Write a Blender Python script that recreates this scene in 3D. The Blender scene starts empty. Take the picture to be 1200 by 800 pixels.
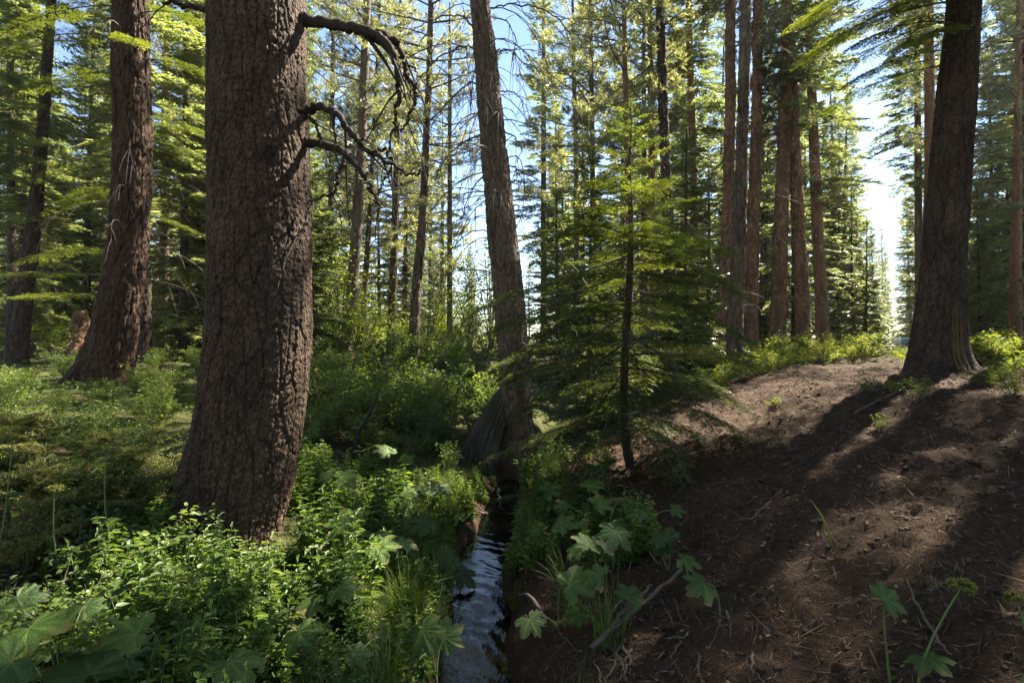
import bpy, math, random
import numpy as np
from mathutils import Vector, Matrix

# ------------------------------------------------------------------ camera, sky, sun
scene = bpy.context.scene
COL = scene.collection
FPX, HZ, CAMZ = 667.0, 395.0, 1.6          # focal length and horizon in photo pixels, eye height
SUN_AZ, SUN_EL = math.radians(50), math.radians(49)

cam = bpy.data.cameras.new('camera')
cam.lens = 36.0 * FPX / 1200.0
cam.sensor_width = 36.0
cam.shift_y = -5.0 / 1200.0
cam.clip_start, cam.clip_end = 0.05, 2000.0
cam_o = bpy.data.objects.new('camera', cam)
cam_o.location = (0, 0, CAMZ)
cam_o.rotation_euler = (math.pi / 2, 0, 0)
COL.objects.link(cam_o)
scene.camera = cam_o

world = bpy.data.worlds.new('World')
scene.world = world
world.use_nodes = True
wn = world.node_tree
sky = wn.nodes.new('ShaderNodeTexSky')
sky.sky_type = 'NISHITA'
sky.sun_disc = False
sky.sun_elevation = SUN_EL
sky.sun_rotation = SUN_AZ
sky.air_density = 0.8
sky.dust_density = 0.0
sky.ozone_density = 1.2
wn.links.new(sky.outputs[0], wn.nodes['Background'].inputs[0])
wn.nodes['Background'].inputs[1].default_value = 0.055

sun = bpy.data.lights.new('sun', 'SUN')
sun.energy = 5.0
sun.angle = math.radians(0.53)
sun.color = (1.0, 0.92, 0.79)
sun_o = bpy.data.objects.new('sun', sun)
sd = Vector((math.sin(SUN_AZ) * math.cos(SUN_EL), math.cos(SUN_AZ) * math.cos(SUN_EL), math.sin(SUN_EL)))
sun_o.rotation_euler = sd.to_track_quat('Z', 'Y').to_euler()
sun_o.location = (20, 20, 30)
COL.objects.link(sun_o)

scene.view_settings.view_transform = 'Standard'
scene.view_settings.look = 'None'
scene.view_settings.gamma = 1.0
scene.view_settings.use_curve_mapping = False
scene.view_settings.exposure = 2.65
cy = scene.cycles
cy.max_bounces = 8
cy.diffuse_bounces = 5
cy.glossy_bounces = 3
cy.transmission_bounces = 4
cy.transparent_max_bounces = 4
cy.sample_clamp_indirect = 4.0
cy.use_denoising = True
try:
    cy.denoiser = 'OPENIMAGEDENOISE'
    cy.denoising_input_passes = 'RGB_ALBEDO_NORMAL'
except Exception:
    pass

# ------------------------------------------------------------------ helpers
def rs(seed):
    return np.random.RandomState(seed)

def norm(a):
    return a / np.maximum(np.linalg.norm(a, axis=-1, keepdims=True), 1e-9)

def smooth(t):
    t = np.clip(t, 0, 1)
    return t * t * (3 - 2 * t)

def hsh(ix, iy, seed):
    h = (ix.astype(np.int64) * 374761393 + iy.astype(np.int64) * 668265263 + seed * 974634777) & 0xffffffff
    h = ((h ^ (h >> 13)) * 1274126177) & 0xffffffff
    return ((h ^ (h >> 16)) & 0xffff) / 65535.0

def vnoise(x, y, seed=0):
    x = np.asarray(x, float); y = np.asarray(y, float)
    ix, iy = np.floor(x), np.floor(y)
    fx, fy = smooth(x - ix), smooth(y - iy)
    a = hsh(ix, iy, seed); b = hsh(ix + 1, iy, seed)
    c = hsh(ix, iy + 1, seed); d = hsh(ix + 1, iy + 1, seed)
    return (a + (b - a) * fx) * (1 - fy) + (c + (d - c) * fx) * fy - 0.5

def fbm(x, y, octv=4, seed=0):
    s, a = 0, 1.0
    for o in range(octv):
        s = s + a * vnoise(x * 2 ** o, y * 2 ** o, seed + o)
        a *= 0.5
    return s

def mesh_q(name, V, F, mats=(), mi=None, smooth_sh=False, rnd=None, vrnd=None):
    V = np.asarray(V, np.float32).reshape(-1, 3); F = np.asarray(F, np.int32).reshape(-1, 4)
    me = bpy.data.meshes.new(name)
    me.vertices.add(len(V)); me.vertices.foreach_set('co', V.ravel())
    me.loops.add(F.size); me.loops.foreach_set('vertex_index', F.ravel())
    me.polygons.add(len(F)); me.polygons.foreach_set('loop_start', np.arange(len(F), dtype=np.int32) * 4)
    if mi is not None:
        me.polygons.foreach_set('material_index', np.asarray(mi, np.int32))
    me.polygons.foreach_set('use_smooth', np.full(len(F), smooth_sh, dtype=bool))
    if rnd is not None:
        at = me.attributes.new('rnd', 'FLOAT', 'FACE'); at.data.foreach_set('value', np.asarray(rnd, np.float32))
    if vrnd is not None:
        at = me.attributes.new('rnd', 'FLOAT', 'POINT'); at.data.foreach_set('value', np.asarray(vrnd, np.float32))
    for m in mats:
        me.materials.append(m)
    me.update(calc_edges=True)
    return me

class MB:
    """collects quads of several materials into one mesh"""
    def __init__(s):
        s.V, s.F, s.M, s.R, s.n = [], [], [], [], 0
    def vf(s, V, F, mi=0, rnd=0.5):
        V = np.asarray(V, float).reshape(-1, 3); F = np.asarray(F).reshape(-1, 4)
        s.V.append(V); s.F.append(F + s.n); s.n += len(V)
        s.M.append(np.full(len(F), mi)); s.R.append(np.broadcast_to(np.asarray(rnd, float), (len(F),)))
    def quads(s, Q, mi=0, rnd=0.5):
        Q = np.asarray(Q).reshape(-1, 4, 3)
        s.vf(Q.reshape(-1, 3), np.arange(len(Q) * 4).reshape(-1, 4), mi, rnd)
    def tube(s, pts, rad, k=4, mi=0, rnd=0.5):
        V, F = tube(pts, rad, k)
        s.vf(V, F, mi, rnd)
    def mesh(s, name, mats, smooth_sh=False):
        return mesh_q(name, np.concatenate(s.V), np.concatenate(s.F), mats, np.concatenate(s.M), smooth_sh, np.concatenate(s.R))

def tube(pts, rad, k=4):
    pts = np.asarray(pts, float); n = len(pts)
    rad = np.broadcast_to(np.asarray(rad, float), (n,))
    T = norm(np.gradient(pts, axis=0))
    ref = np.array([0.0, 0, 1.0]) if abs(T[:, 2]).mean() < 0.8 else np.array([1.0, 0, 0])
    A = norm(np.cross(T, ref)); B = np.cross(T, A)
    th = np.arange(k) * 2 * math.pi / k
    V = pts[:, None] + rad[:, None, None] * (np.cos(th)[None, :, None] * A[:, None] + np.sin(th)[None, :, None] * B[:, None])
    i = np.arange(n - 1)[:, None]; j = np.arange(k)[None]
    F = np.stack(np.broadcast_arrays(i * k + j, i * k + (j + 1) % k, (i + 1) * k + (j + 1) % k, (i + 1) * k + j), -1)
    return V.reshape(-1, 3), F.reshape(-1, 4)

def blades(P, D, L, W, N):
    D = norm(D); S = norm(np.cross(D, N))
    L = np.broadcast_to(np.asarray(L, float), (len(P),))[:, None]; W = np.broadcast_to(np.asarray(W, float), (len(P),))[:, None]
    m = P + D * L * 0.42
    return np.stack([P, m + S * W / 2, P + D * L, m - S * W / 2], 1)

def leaves(P, D, N, L, W, fold=0.15, droop=0.12):
    D = norm(D); S = norm(np.cross(D, N)); N = np.cross(S, D)
    L = np.broadcast_to(np.asarray(L, float), (len(P),))[:, None]; W = np.broadcast_to(np.asarray(W, float), (len(P),))[:, None]
    tip = P + D * L - N * L * droop
    up = N * W * fold
    l1 = P + D * L * .28 + S * W * .5 + up; l2 = P + D * L * .66 + S * W * .36 + up - N * L * droop * .4
    r1 = P + D * L * .28 - S * W * .5 + up; r2 = P + D * L * .66 - S * W * .36 + up - N * L * droop * .4
    return np.concatenate([np.stack([P, l1, l2, tip], 1), np.stack([P, tip, r2, r1], 1)], 0)

def rdir(r, n, zmin=-1, zmax=1):
    z = r.uniform(zmin, zmax, n); a = r.uniform(0, 2 * math.pi, n); q = np.sqrt(np.maximum(0, 1 - z * z))
    return np.stack([q * np.cos(a), q * np.sin(a), z], -1)

def obj(name, me, parent=None, loc=None, rot=None, scale=None):
    o = bpy.data.objects.new(name, me); COL.objects.link(o)
    if parent is not None: o.parent = parent
    if loc is not None: o.location = loc
    if rot is not None: o.rotation_euler = rot
    if scale is not None: o.scale = (scale,) * 3 if np.isscalar(scale) else scale
    return o

def thing(name, label, cat, loc=(0, 0, 0), rot=None, group=None, scale=None, me=None):
    o = obj(name, me, None, loc, rot, scale)
    o['label'] = label; o['category'] = cat
    if group: o['group'] = group
    return o

def copy_tree(root, loc, rot, scale, label=None, group=None):
    c = root.copy(); COL.objects.link(c); c.location = loc; c.rotation_euler = rot
    c.scale = (scale,) * 3 if np.isscalar(scale) else scale
    if label: c['label'] = label
    if group: c['group'] = group
    for ch in root.children:
        d = ch.copy(); COL.objects.link(d); d.parent = c
    return c

# ------------------------------------------------------------------ terrain shape
CYS = [-6, 1, 3.4, 4.6, 5.7, 8, 9.5, 12, 16, 40]
CXS = [-.5, -.28, -.22, -.27, -.26, -.07, .28, .8, 1.4, 3]
CWS = [.3, .24, .18, .18, .17, .12, .15, .15, .15, .15]
BIG = np.array([-2.3, 4.75])

def terrain(x, y, fine=True):
    x = np.asarray(x, float); y = np.asarray(y, float)
    u = x - np.interp(y, CYS, CXS) + (vnoise(x * 0 + 3.1, y * 2.3, 5) * .12 if fine else 0)
    w = np.interp(y, CYS, CWS)
    sl, sr = -u - w, u - w
    left = np.interp(sl, [-.3, 0, .08, .3, .7, 1.5, 4, 8, 14, 40], [-.72, -.62, -.46, -.32, -.24, -.17, .08, .5, .8, .95])
    right = np.interp(sr, [-.3, 0, .1, .3, .7, 1.4, 2.6, 3.8, 5, 7, 40], [-.72, -.62, -.42, -.2, -.09, .02, .42, .76, .98, 1.08, 1.0])
    z = np.where(u < 0, left, right)
    t = smooth((y - 11) / 9)
    farz = .85 + .15 * smooth((x + 4) / 8) - .5 * smooth((y - 24) / 40) * smooth((x - 5) / 15)
    z = z * (1 - t) + farz * t
    # mound under the big trunk
    dd = np.hypot((x - BIG[0] + 1.0) * .8, y - BIG[1] - .1)
    z = z + .34 * np.exp(-(dd / .75) ** 2)
    z = z + .16 * fbm(x * .55, y * .55, 2, 11) * smooth((np.abs(u) - .3) / 1.0)
    if fine:
        near = 1 - smooth((np.hypot(x, y) - 14) / 10)
        rb = smooth((sr - .1) / .5)
        z = z + near * (.05 * fbm(x * 2.3, y * 2.3, 3, 21) + rb * .13 * np.abs(fbm(x * 2.6 + y, y * 3.3, 3, 31)) + (.018 + .034 * rb) * fbm(x * 9, y * 9, 3, 41))
    return z

def Hf(x, y):
    return float(terrain(np.array([x]), np.array([y]))[0])

def pix(px, py, d):
    return np.array([(px - 600) / FPX * d, d, CAMZ - (py - HZ) / FPX * d])

DD = np.concatenate([np.arange(.6, 14, .03), np.arange(14, 90, .25)])
def ground_at(px, py, h=0.0):
    """the point where the view ray of a pixel comes down to h above the ground"""
    x = (px - 600) / FPX * DD; z = CAMZ - (py - HZ) / FPX * DD
    k = np.nonzero(z <= terrain(x, DD) + h)[0]
    i = k[0] if len(k) else len(DD) - 1
    return np.array([x[i], DD[i], z[i]])

# ------------------------------------------------------------------ materials
def new_mat(name):
    m = bpy.data.materials.new(name); m.use_nodes = True
    nt = m.node_tree; nt.nodes.clear()
    out = nt.nodes.new('ShaderNodeOutputMaterial')
    return m, nt, out

def nd(nt, typ, ins=None, **kw):
    n = nt.nodes.new(typ)
    for k, v in kw.items(): setattr(n, k, v)
    for k, v in (ins or {}).items():
        if isinstance(v, bpy.types.NodeSocket): nt.links.new(v, n.inputs[k])
        else: n.inputs[k].default_value = v
    return n

def rgb(c):
    return (c[0], c[1], c[2], 1.0)

def mixc(nt, f, a, b, bt='MIX'):
    n = nt.nodes.new('ShaderNodeMix'); n.data_type = 'RGBA'; n.blend_type = bt
    for k, v in ((0, f), (6, a), (7, b)):
        if isinstance(v, bpy.types.NodeSocket): nt.links.new(v, n.inputs[k])
        else: n.inputs[k].default_value = v if k == 0 else rgb(v)
    return n.outputs[2]

def leaf_mat(name, ca, cb, trans=.5, tint=(1.25, 1.15, .55), gloss=.035, rough=.5, objvar=.35, quilt=0.0):
    m, nt, out = new_mat(name)
    at = nd(nt, 'ShaderNodeAttribute', attribute_name='rnd')
    oi = nd(nt, 'ShaderNodeObjectInfo')
    c = mixc(nt, at.outputs['Fac'], ca, cb)
    hv = nd(nt, 'ShaderNodeHueSaturation', {'Color': c})
    v1 = nd(nt, 'ShaderNodeMapRange', {0: oi.outputs['Random'], 3: 1 - objvar, 4: 1 + objvar}); nt.links.new(v1.outputs[0], hv.inputs['Value'])
    h1 = nd(nt, 'ShaderNodeMapRange', {0: oi.outputs['Random'], 3: .513, 4: .487}); nt.links.new(h1.outputs[0], hv.inputs['Hue'])
    col = hv.outputs[0]
    tc = mixc(nt, 1.0, col, tint, 'MULTIPLY')
    df = nd(nt, 'ShaderNodeBsdfDiffuse', {'Color': col})
    tr = nd(nt, 'ShaderNodeBsdfTranslucent', {'Color': tc})
    mx = nd(nt, 'ShaderNodeMixShader', {0: trans, 1: df.outputs[0], 2: tr.outputs[0]})
    gl = nd(nt, 'ShaderNodeBsdfGlossy', {'Color': (1, 1, 1, 1), 'Roughness': rough})
    if quilt:
        tx = nd(nt, 'ShaderNodeTexCoord')
        vz = nd(nt, 'ShaderNodeTexVoronoi', {'Vector': tx.outputs['Object'], 'Scale': 11.0}, feature='DISTANCE_TO_EDGE')
        nz = nd(nt, 'ShaderNodeTexNoise', {'Vector': tx.outputs['Object'], 'Scale': 6.0, 'Detail': 5.0})
        mm = nd(nt, 'ShaderNodeMapRange', {0: nz.outputs['Fac'], 1: .3, 2: .7, 3: .82, 4: 1.15})
        n9 = nd(nt, 'ShaderNodeTexNoise', {'Vector': tx.outputs['Object'], 'Scale': 2.6, 'Detail': 6.0, 'Roughness': .65})
        ln = nd(nt, 'ShaderNodeVectorMath', {0: tx.outputs['Object']}, operation='LENGTH')
        sm = nd(nt, 'ShaderNodeMath', {0: n9.outputs['Fac'], 1: ln.outputs['Value']}, operation='ADD')
        bl_ = nd(nt, 'ShaderNodeMapRange', {0: sm.outputs[0], 1: 1.22, 2: 1.42, 3: 0.0, 4: .85})
        col = mixc(nt, bl_.outputs[0], col, (.16, .10, .03))
        h2 = nd(nt, 'ShaderNodeHueSaturation', {'Color': col}); nt.links.new(mm.outputs[0], h2.inputs['Value']); nt.links.new(h2.outputs[0], df.inputs['Color'])
        er = nd(nt, 'ShaderNodeMapRange', {0: vz.outputs['Distance'], 1: 0.0, 2: .12})
        bp = nd(nt, 'ShaderNodeBump', {'Strength': quilt, 'Distance': .03, 'Height': er.outputs[0]})
        for q_ in (df, gl, tr): nt.links.new(bp.outputs[0], q_.inputs['Normal'])
    m2 = nd(nt, 'ShaderNodeMixShader', {0: gloss, 1: mx.outputs[0], 2: gl.outputs[0]})
    nt.links.new(m2.outputs[0], out.inputs[0])
    return m

def bark_mat(name, ca, cb, cc, sx=14.0, sz=5.0, bump=.6, lich=.25):
    m, nt, out = new_mat(name)
    tc = nd(nt, 'ShaderNodeTexCoord')
    mp = nd(nt, 'ShaderNodeMapping', {'Vector': tc.outputs['Object'], 'Scale': (sx, sx, sz)})
    n0 = nd(nt, 'ShaderNodeTexNoise', {'Vector': mp.outputs[0], 'Scale': .8, 'Detail': 4.0})
    wv = nd(nt, 'ShaderNodeVectorMath', {0: mp.outputs[0]}, operation='ADD'); nt.links.new(n0.outputs['Color'], wv.inputs[1])
    vo = nd(nt, 'ShaderNodeTexVoronoi', {'Vector': wv.outputs[0], 'Scale': 1.0}, feature='DISTANCE_TO_EDGE')
    vc = nd(nt, 'ShaderNodeTexVoronoi', {'Vector': wv.outputs[0], 'Scale': 1.0})
    fn = nd(nt, 'ShaderNodeTexNoise', {'Vector': mp.outputs[0], 'Scale': 4.0, 'Detail': 6.0, 'Roughness': .65})
    bg = nd(nt, 'ShaderNodeTexNoise', {'Vector': tc.outputs['Object'], 'Scale': 1.3, 'Detail': 3.0})
    sep = nd(nt, 'ShaderNodeSeparateColor', {0: vc.outputs['Color']})
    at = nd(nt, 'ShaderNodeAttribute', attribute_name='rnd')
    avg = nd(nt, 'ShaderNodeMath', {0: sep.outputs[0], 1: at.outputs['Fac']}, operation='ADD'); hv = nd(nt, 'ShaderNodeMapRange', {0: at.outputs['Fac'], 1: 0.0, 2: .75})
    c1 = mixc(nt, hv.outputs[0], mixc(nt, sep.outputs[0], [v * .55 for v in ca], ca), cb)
    fr = nd(nt, 'ShaderNodeMapRange', {0: fn.outputs['Fac'], 1: .35, 2: .75, 3: 0.0, 4: .6})
    c2 = mixc(nt, fr.outputs[0], c1, cc)
    lr = nd(nt, 'ShaderNodeMapRange', {0: bg.outputs['Fac'], 1: .5, 2: .75, 3: 0.0, 4: lich})
    mz = nd(nt, 'ShaderNodeMapping', {'Vector': tc.outputs['Object'], 'Scale': (2.2, 2.2, .8)})
    b2 = nd(nt, 'ShaderNodeTexNoise', {'Vector': mz.outputs[0], 'Scale': 1.6, 'Detail': 5.0, 'Roughness': .6})
    bv = nd(nt, 'ShaderNodeMapRange', {0: b2.outputs['Fac'], 1: .3, 2: .7, 3: .5, 4: 1.3})
    hs = nd(nt, 'ShaderNodeHueSaturation', {'Color': c2}); nt.links.new(bv.outputs[0], hs.inputs['Value'])
    c3 = mixc(nt, lr.outputs[0], hs.outputs[0], (.20, .19, .15))
    eg = nd(nt, 'ShaderNodeMapRange', {0: vo.outputs['Distance'], 1: 0.0, 2: .22, 3: 0.0, 4: 1.0})
    ad = nd(nt, 'ShaderNodeMath', {0: eg.outputs[0], 1: fn.outputs['Fac']}, operation='ADD')
    bp = nd(nt, 'ShaderNodeBump', {'Strength': bump, 'Distance': .025, 'Height': ad.outputs[0]})
    bs = nd(nt, 'ShaderNodeBsdfPrincipled', {'Base Color': c3, 'Roughness': .85, 'Normal': bp.outputs[0], 'Specular IOR Level': .25})
    nt.links.new(bs.outputs[0], out.inputs[0])
    return m

def plain_mat(name, c, rough=.8, spec=.3, noise=None, metal=0.0, nscale=30.0, bump=0.0):
    m, nt, out = new_mat(name)
    bs = nd(nt, 'ShaderNodeBsdfPrincipled', {'Base Color': rgb(c), 'Roughness': rough, 'Specular IOR Level': spec, 'Metallic': metal})
    if noise is not None:
        tc = nd(nt, 'ShaderNodeTexCoord')
        fn = nd(nt, 'ShaderNodeTexNoise', {'Vector': tc.outputs['Object'], 'Scale': nscale, 'Detail': 5.0})
        nt.links.new(mixc(nt, fn.outputs['Fac'], c, noise), bs.inputs['Base Color'])
        if bump:
            bp = nd(nt, 'ShaderNodeBump', {'Strength': bump, 'Distance': .01, 'Height': fn.outputs['Fac']})
            nt.links.new(bp.outputs[0], bs.inputs['Normal'])
    nt.links.new(bs.outputs[0], out.inputs[0])
    return m

def rnd_mat(name, cols, rough=.85):
    m, nt, out = new_mat(name)
    at = nd(nt, 'ShaderNodeAttribute', attribute_name='rnd')
    cr = nd(nt, 'ShaderNodeValToRGB', {0: at.outputs['Fac']})
    e = cr.color_ramp.elements
    while len(e) < len(cols): e.new(.5)
    for i, c in enumerate(cols):
        e[i].position = i / (len(cols) - 1); e[i].color = rgb(c)
    bs = nd(nt, 'ShaderNodeBsdfPrincipled', {'Base Color': cr.outputs[0], 'Roughness': rough, 'Specular IOR Level': .3})
    nt.links.new(bs.outputs[0], out.inputs[0])
    return m

M = {}
M['needle'] = leaf_mat('fir_needles', (.080, .112, .038), (.200, .235, .090), .68, (1.45, 1.38, .8), .07, .42)
M['needle_near'] = leaf_mat('young_fir_needles', (.055, .090, .020), (.17, .21, .045), .60, (1.45, 1.35, .5), .02, .45)
M['pine'] = leaf_mat('pine_needles', (.095, .115, .045), (.215, .230, .098), .66, (1.45, 1.35, .8), .07, .42)
M['aspen'] = leaf_mat('bright_leaves', (.10, .165, .024), (.23, .27, .04), .6, (1.25, 1.2, .4), .02, .5)
M['bush'] = leaf_mat('bush_leaves', (.055, .105, .022), (.15, .20, .040), .52, (1.4, 1.35, .45), .02, .5)
M['herb'] = leaf_mat('herb_leaves', (.055, .115, .020), (.15, .215, .038), .55, (1.4, 1.35, .4), .02, .5)
M['yellow'] = leaf_mat('yellowing_leaves', (.12, .19, .03), (.27, .31, .06), .6, (1.2, 1.1, .45), .02, .5)
M['dry'] = leaf_mat('dry_feathery_leaves', (.085, .11, .030), (.20, .20, .06), .5, (1.2, 1.1, .6), .02, .5)
M['grass'] = leaf_mat('grass_blades', (.05, .10, .02), (.15, .18, .04), .45, (1.25, 1.2, .5), .02, .5)
M['parsnip'] = leaf_mat('broad_lobed_leaves', (.060, .112, .018), (.14, .20, .042), .42, (1.3, 1.3, .4), .02, .5, .4, .25)
M['stem'] = plain_mat('green_stems', (.10, .14, .04), .6, .3, (.16, .19, .06))
M['bark_big'] = bark_mat('grey_brown_scaly_bark', (.030, .017, .010), (.128, .078, .046), (.032, .019, .011), 30, 17, .7, .12)
M['bark_red'] = bark_mat('reddish_furrowed_bark', (.028, .015, .009), (.095, .050, .029), (.075, .041, .025), 11, 2.6, 1.0, .04)
M['bark_grey'] = bark_mat('grey_bark', (.066, .043, .028), (.185, .128, .085), (.15, .105, .07), 14, 5, .9, .2)
M['bark_dark'] = bark_mat('dark_brown_bark', (.030, .020, .013), (.105, .070, .047), (.075, .050, .034), 15, 6, 1.0, .10)
M['bark_pine'] = bark_mat('warm_scaly_pine_bark', (.13, .066, .035), (.33, .18, .10), (.27, .15, .085), 16, 8, 1.0, .03)
M['dead'] = plain_mat('dead_grey_wood', (.07, .052, .038), .85, .2, (.165, .125, .092), 0, 25, .4)
M['limb'] = plain_mat('dark_dead_limb_bark', (.022, .016, .012), .9, .12, (.065, .050, .040), 0, 30, .6)
M['twig'] = plain_mat('dark_twigs', (.07, .055, .043), .9, .15, (.13, .105, .085), 0, 20)
M['root'] = bark_mat('weathered_root_wood', (.085, .068, .052), (.24, .195, .15), (.19, .155, .12), 30, 5.0, .9, .05)
M['litter'] = rnd_mat('needle_litter', [(.02, .011, .006), (.05, .028, .015), (.10, .057, .030), (.22, .14, .08)])
M['dryleaf'] = rnd_mat('dead_leaves', [(.20, .10, .04), (.33, .22, .12), (.42, .33, .2)])

# ------------------------------------------------------------------ ground sheet
def ground():
    def axis(knots):
        out = []
        for (a, b, st) in knots: out.append(np.arange(a, b, st))
        return np.concatenate(out)
    far = np.array([60, 75, 95, 125, 170, 230, 320, 450])
    xs = np.concatenate([-far[::-1], axis([(-55, -24, 1.5), (-24, -9, .4), (-9, -3, .1), (-3, 0, .05), (0, 4.5, .03), (4.5, 9, .06), (9, 24, .4), (24, 56, 1.5)]), far])
    ys = np.concatenate([[-60, -30, -15, -8, -5, -3, -1.5], axis([(-.5, 1.2, .12), (1.2, 7, .035), (7, 12, .07), (12, 26, .35), (26, 58, 1.5)]), far])
    X, Y = np.meshgrid(xs, ys)
    Z = terrain(X, Y)
    nx, ny = len(xs), len(ys)
    i = np.arange(ny - 1)[:, None]; j = np.arange(nx - 1)[None]
    F = np.stack(np.broadcast_arrays(i * nx + j, i * nx + j + 1, (i + 1) * nx + j + 1, (i + 1) * nx + j), -1).reshape(-1, 4)
    u = X - np.interp(Y, CYS, CXS)
    green = smooth((-u - .1) / .6) * smooth((vnoise(X * .9, Y * .9, 71) + .45) / .5)
    green = np.maximum(green, smooth((Y - 10) / 3) * smooth((vnoise(X * .5, Y * .5, 73) + .35) / .4))
    track = np.exp(-((Y - 17.5 - .1 * (X + 13)) / .9) ** 2) * smooth((-X - 10) / 2)
    green *= 1 - track
    m, nt, out = new_mat('forest_floor')
    at = nd(nt, 'ShaderNodeAttribute', attribute_name='rnd')
    tc = nd(nt, 'ShaderNodeTexCoord')
    n1 = nd(nt, 'ShaderNodeTexNoise', {'Vector': tc.outputs['Object'], 'Scale': 1.6, 'Detail': 6.0, 'Roughness': .6})
    n2 = nd(nt, 'ShaderNodeTexNoise', {'Vector': tc.outputs['Object'], 'Scale': 28.0, 'Detail': 5.0, 'Roughness': .7})
    n3 = nd(nt, 'ShaderNodeTexNoise', {'Vector': tc.outputs['Object'], 'Scale': 110.0, 'Detail': 3.0})
    soil = mixc(nt, n1.outputs['Fac'], (.019, .011, .006), (.076, .044, .024))
    r2 = nd(nt, 'ShaderNodeMapRange', {0: n2.outputs['Fac'], 1: .35, 2: .7})
    soil = mixc(nt, r2.outputs[0], soil, (.085, .051, .029))
    r3 = nd(nt, 'ShaderNodeMapRange', {0: n3.outputs['Fac'], 1: .45, 2: .7, 4: .5})
    soil = mixc(nt, r3.outputs[0], soil, (.028, .018, .012))
    gr = mixc(nt, n2.outputs['Fac'], (.045, .055, .018), (.12, .12, .04))
    c = mixc(nt, at.outputs['Fac'], soil, gr)
    ad = nd(nt, 'ShaderNodeMath', {0: n2.outputs['Fac'], 1: n3.outputs['Fac']}, operation='ADD')
    bp = nd(nt, 'ShaderNodeBump', {'Strength': .9, 'Distance': .03, 'Height': ad.outputs[0]})
    bs = nd(nt, 'ShaderNodeBsdfPrincipled', {'Base Color': c, 'Roughness': .95, 'Specular IOR Level': .15, 'Normal': bp.outputs[0]})
    nt.links.new(bs.outputs[0], out.inputs[0])
    o = obj('ground', mesh_q('ground', np.stack([X, Y, Z], -1), F, [m], None, True, None, green.ravel()))
    o['kind'] = 'structure'

def water():
    ys = np.arange(-5, 12.5, .03); k = 40
    s = np.linspace(-1, 1, k)
    Y, S = np.meshgrid(ys, s, indexing='ij')
    X = np.interp(Y, CYS, CXS) + S * .55
    Z = -.53 + .004 * fbm(X * 12 + Y * 2, Y * 9 + X * 3, 3, 91) + .0015 * np.sin(Y * 26 + X * 20 + 9 * vnoise(X * 4, Y * 3, 93))
    i = np.arange(len(ys) - 1)[:, None]; j = np.arange(k - 1)[None]
    F = np.stack(np.broadcast_arrays(i * k + j, i * k + j + 1, (i + 1) * k + j + 1, (i + 1) * k + j), -1).reshape(-1, 4)
    m, nt, out = new_mat('creek_water')
    tc = nd(nt, 'ShaderNodeTexCoord')
    mp = nd(nt, 'ShaderNodeMapping', {'Vector': tc.outputs['Object'], 'Scale': (30, 18, 20), 'Rotation': (0, 0, .5)})
    nz = nd(nt, 'ShaderNodeTexNoise', {'Vector': mp.outputs[0], 'Scale': 1.0, 'Detail': 3.0})
    bp = nd(nt, 'ShaderNodeBump', {'Strength': .16, 'Distance': .01, 'Height': nz.outputs['Fac']})
    bs = nd(nt, 'ShaderNodeBsdfPrincipled', {'Base Color': (.0018, .0022, .002, 1), 'Roughness': .02, 'IOR': 1.33, 'Normal': bp.outputs[0]})
    nt.links.new(bs.outputs[0], out.inputs[0])
    o = obj('creek_water', mesh_q('creek_water', np.stack([X, Y, Z], -1), F, [m], None, True))
    o['kind'] = 'structure'

ground()
water()

# ------------------------------------------------------------------ trunks
def plates(a, z, w, h, circ, seed):
    """jittered cellular pattern wrapped round a trunk: distance to the plate edge, plate id, offset in the plate"""
    n = max(3, int(round(circ / w))); w = circ / n
    gx, gz = a / w, z / h
    ix, iz = np.floor(gx), np.floor(gz)
    f1 = np.full(a.shape, 9.0); f2 = np.full(a.shape, 9.0); pid = np.zeros(a.shape); oz = np.zeros(a.shape)
    for di in (-1, 0, 1):
        for dj in (-1, 0, 1):
            cx, cz = ix + di, iz + dj
            jx = hsh(cx % n, cz, seed); jz = hsh(cx % n, cz, seed + 7)
            dx, dz = cx + jx - gx, cz + jz - gz
            d = np.hypot(dx, dz)
            nearer = d < f1
            f2 = np.where(nearer, f1, np.minimum(f2, d))
            pid = np.where(nearer, hsh(cx % n, cz, seed + 13), pid); oz = np.where(nearer, -dz, oz)
            f1 = np.where(nearer, d, f1)
    return f2 - f1, pid, oz

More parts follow.
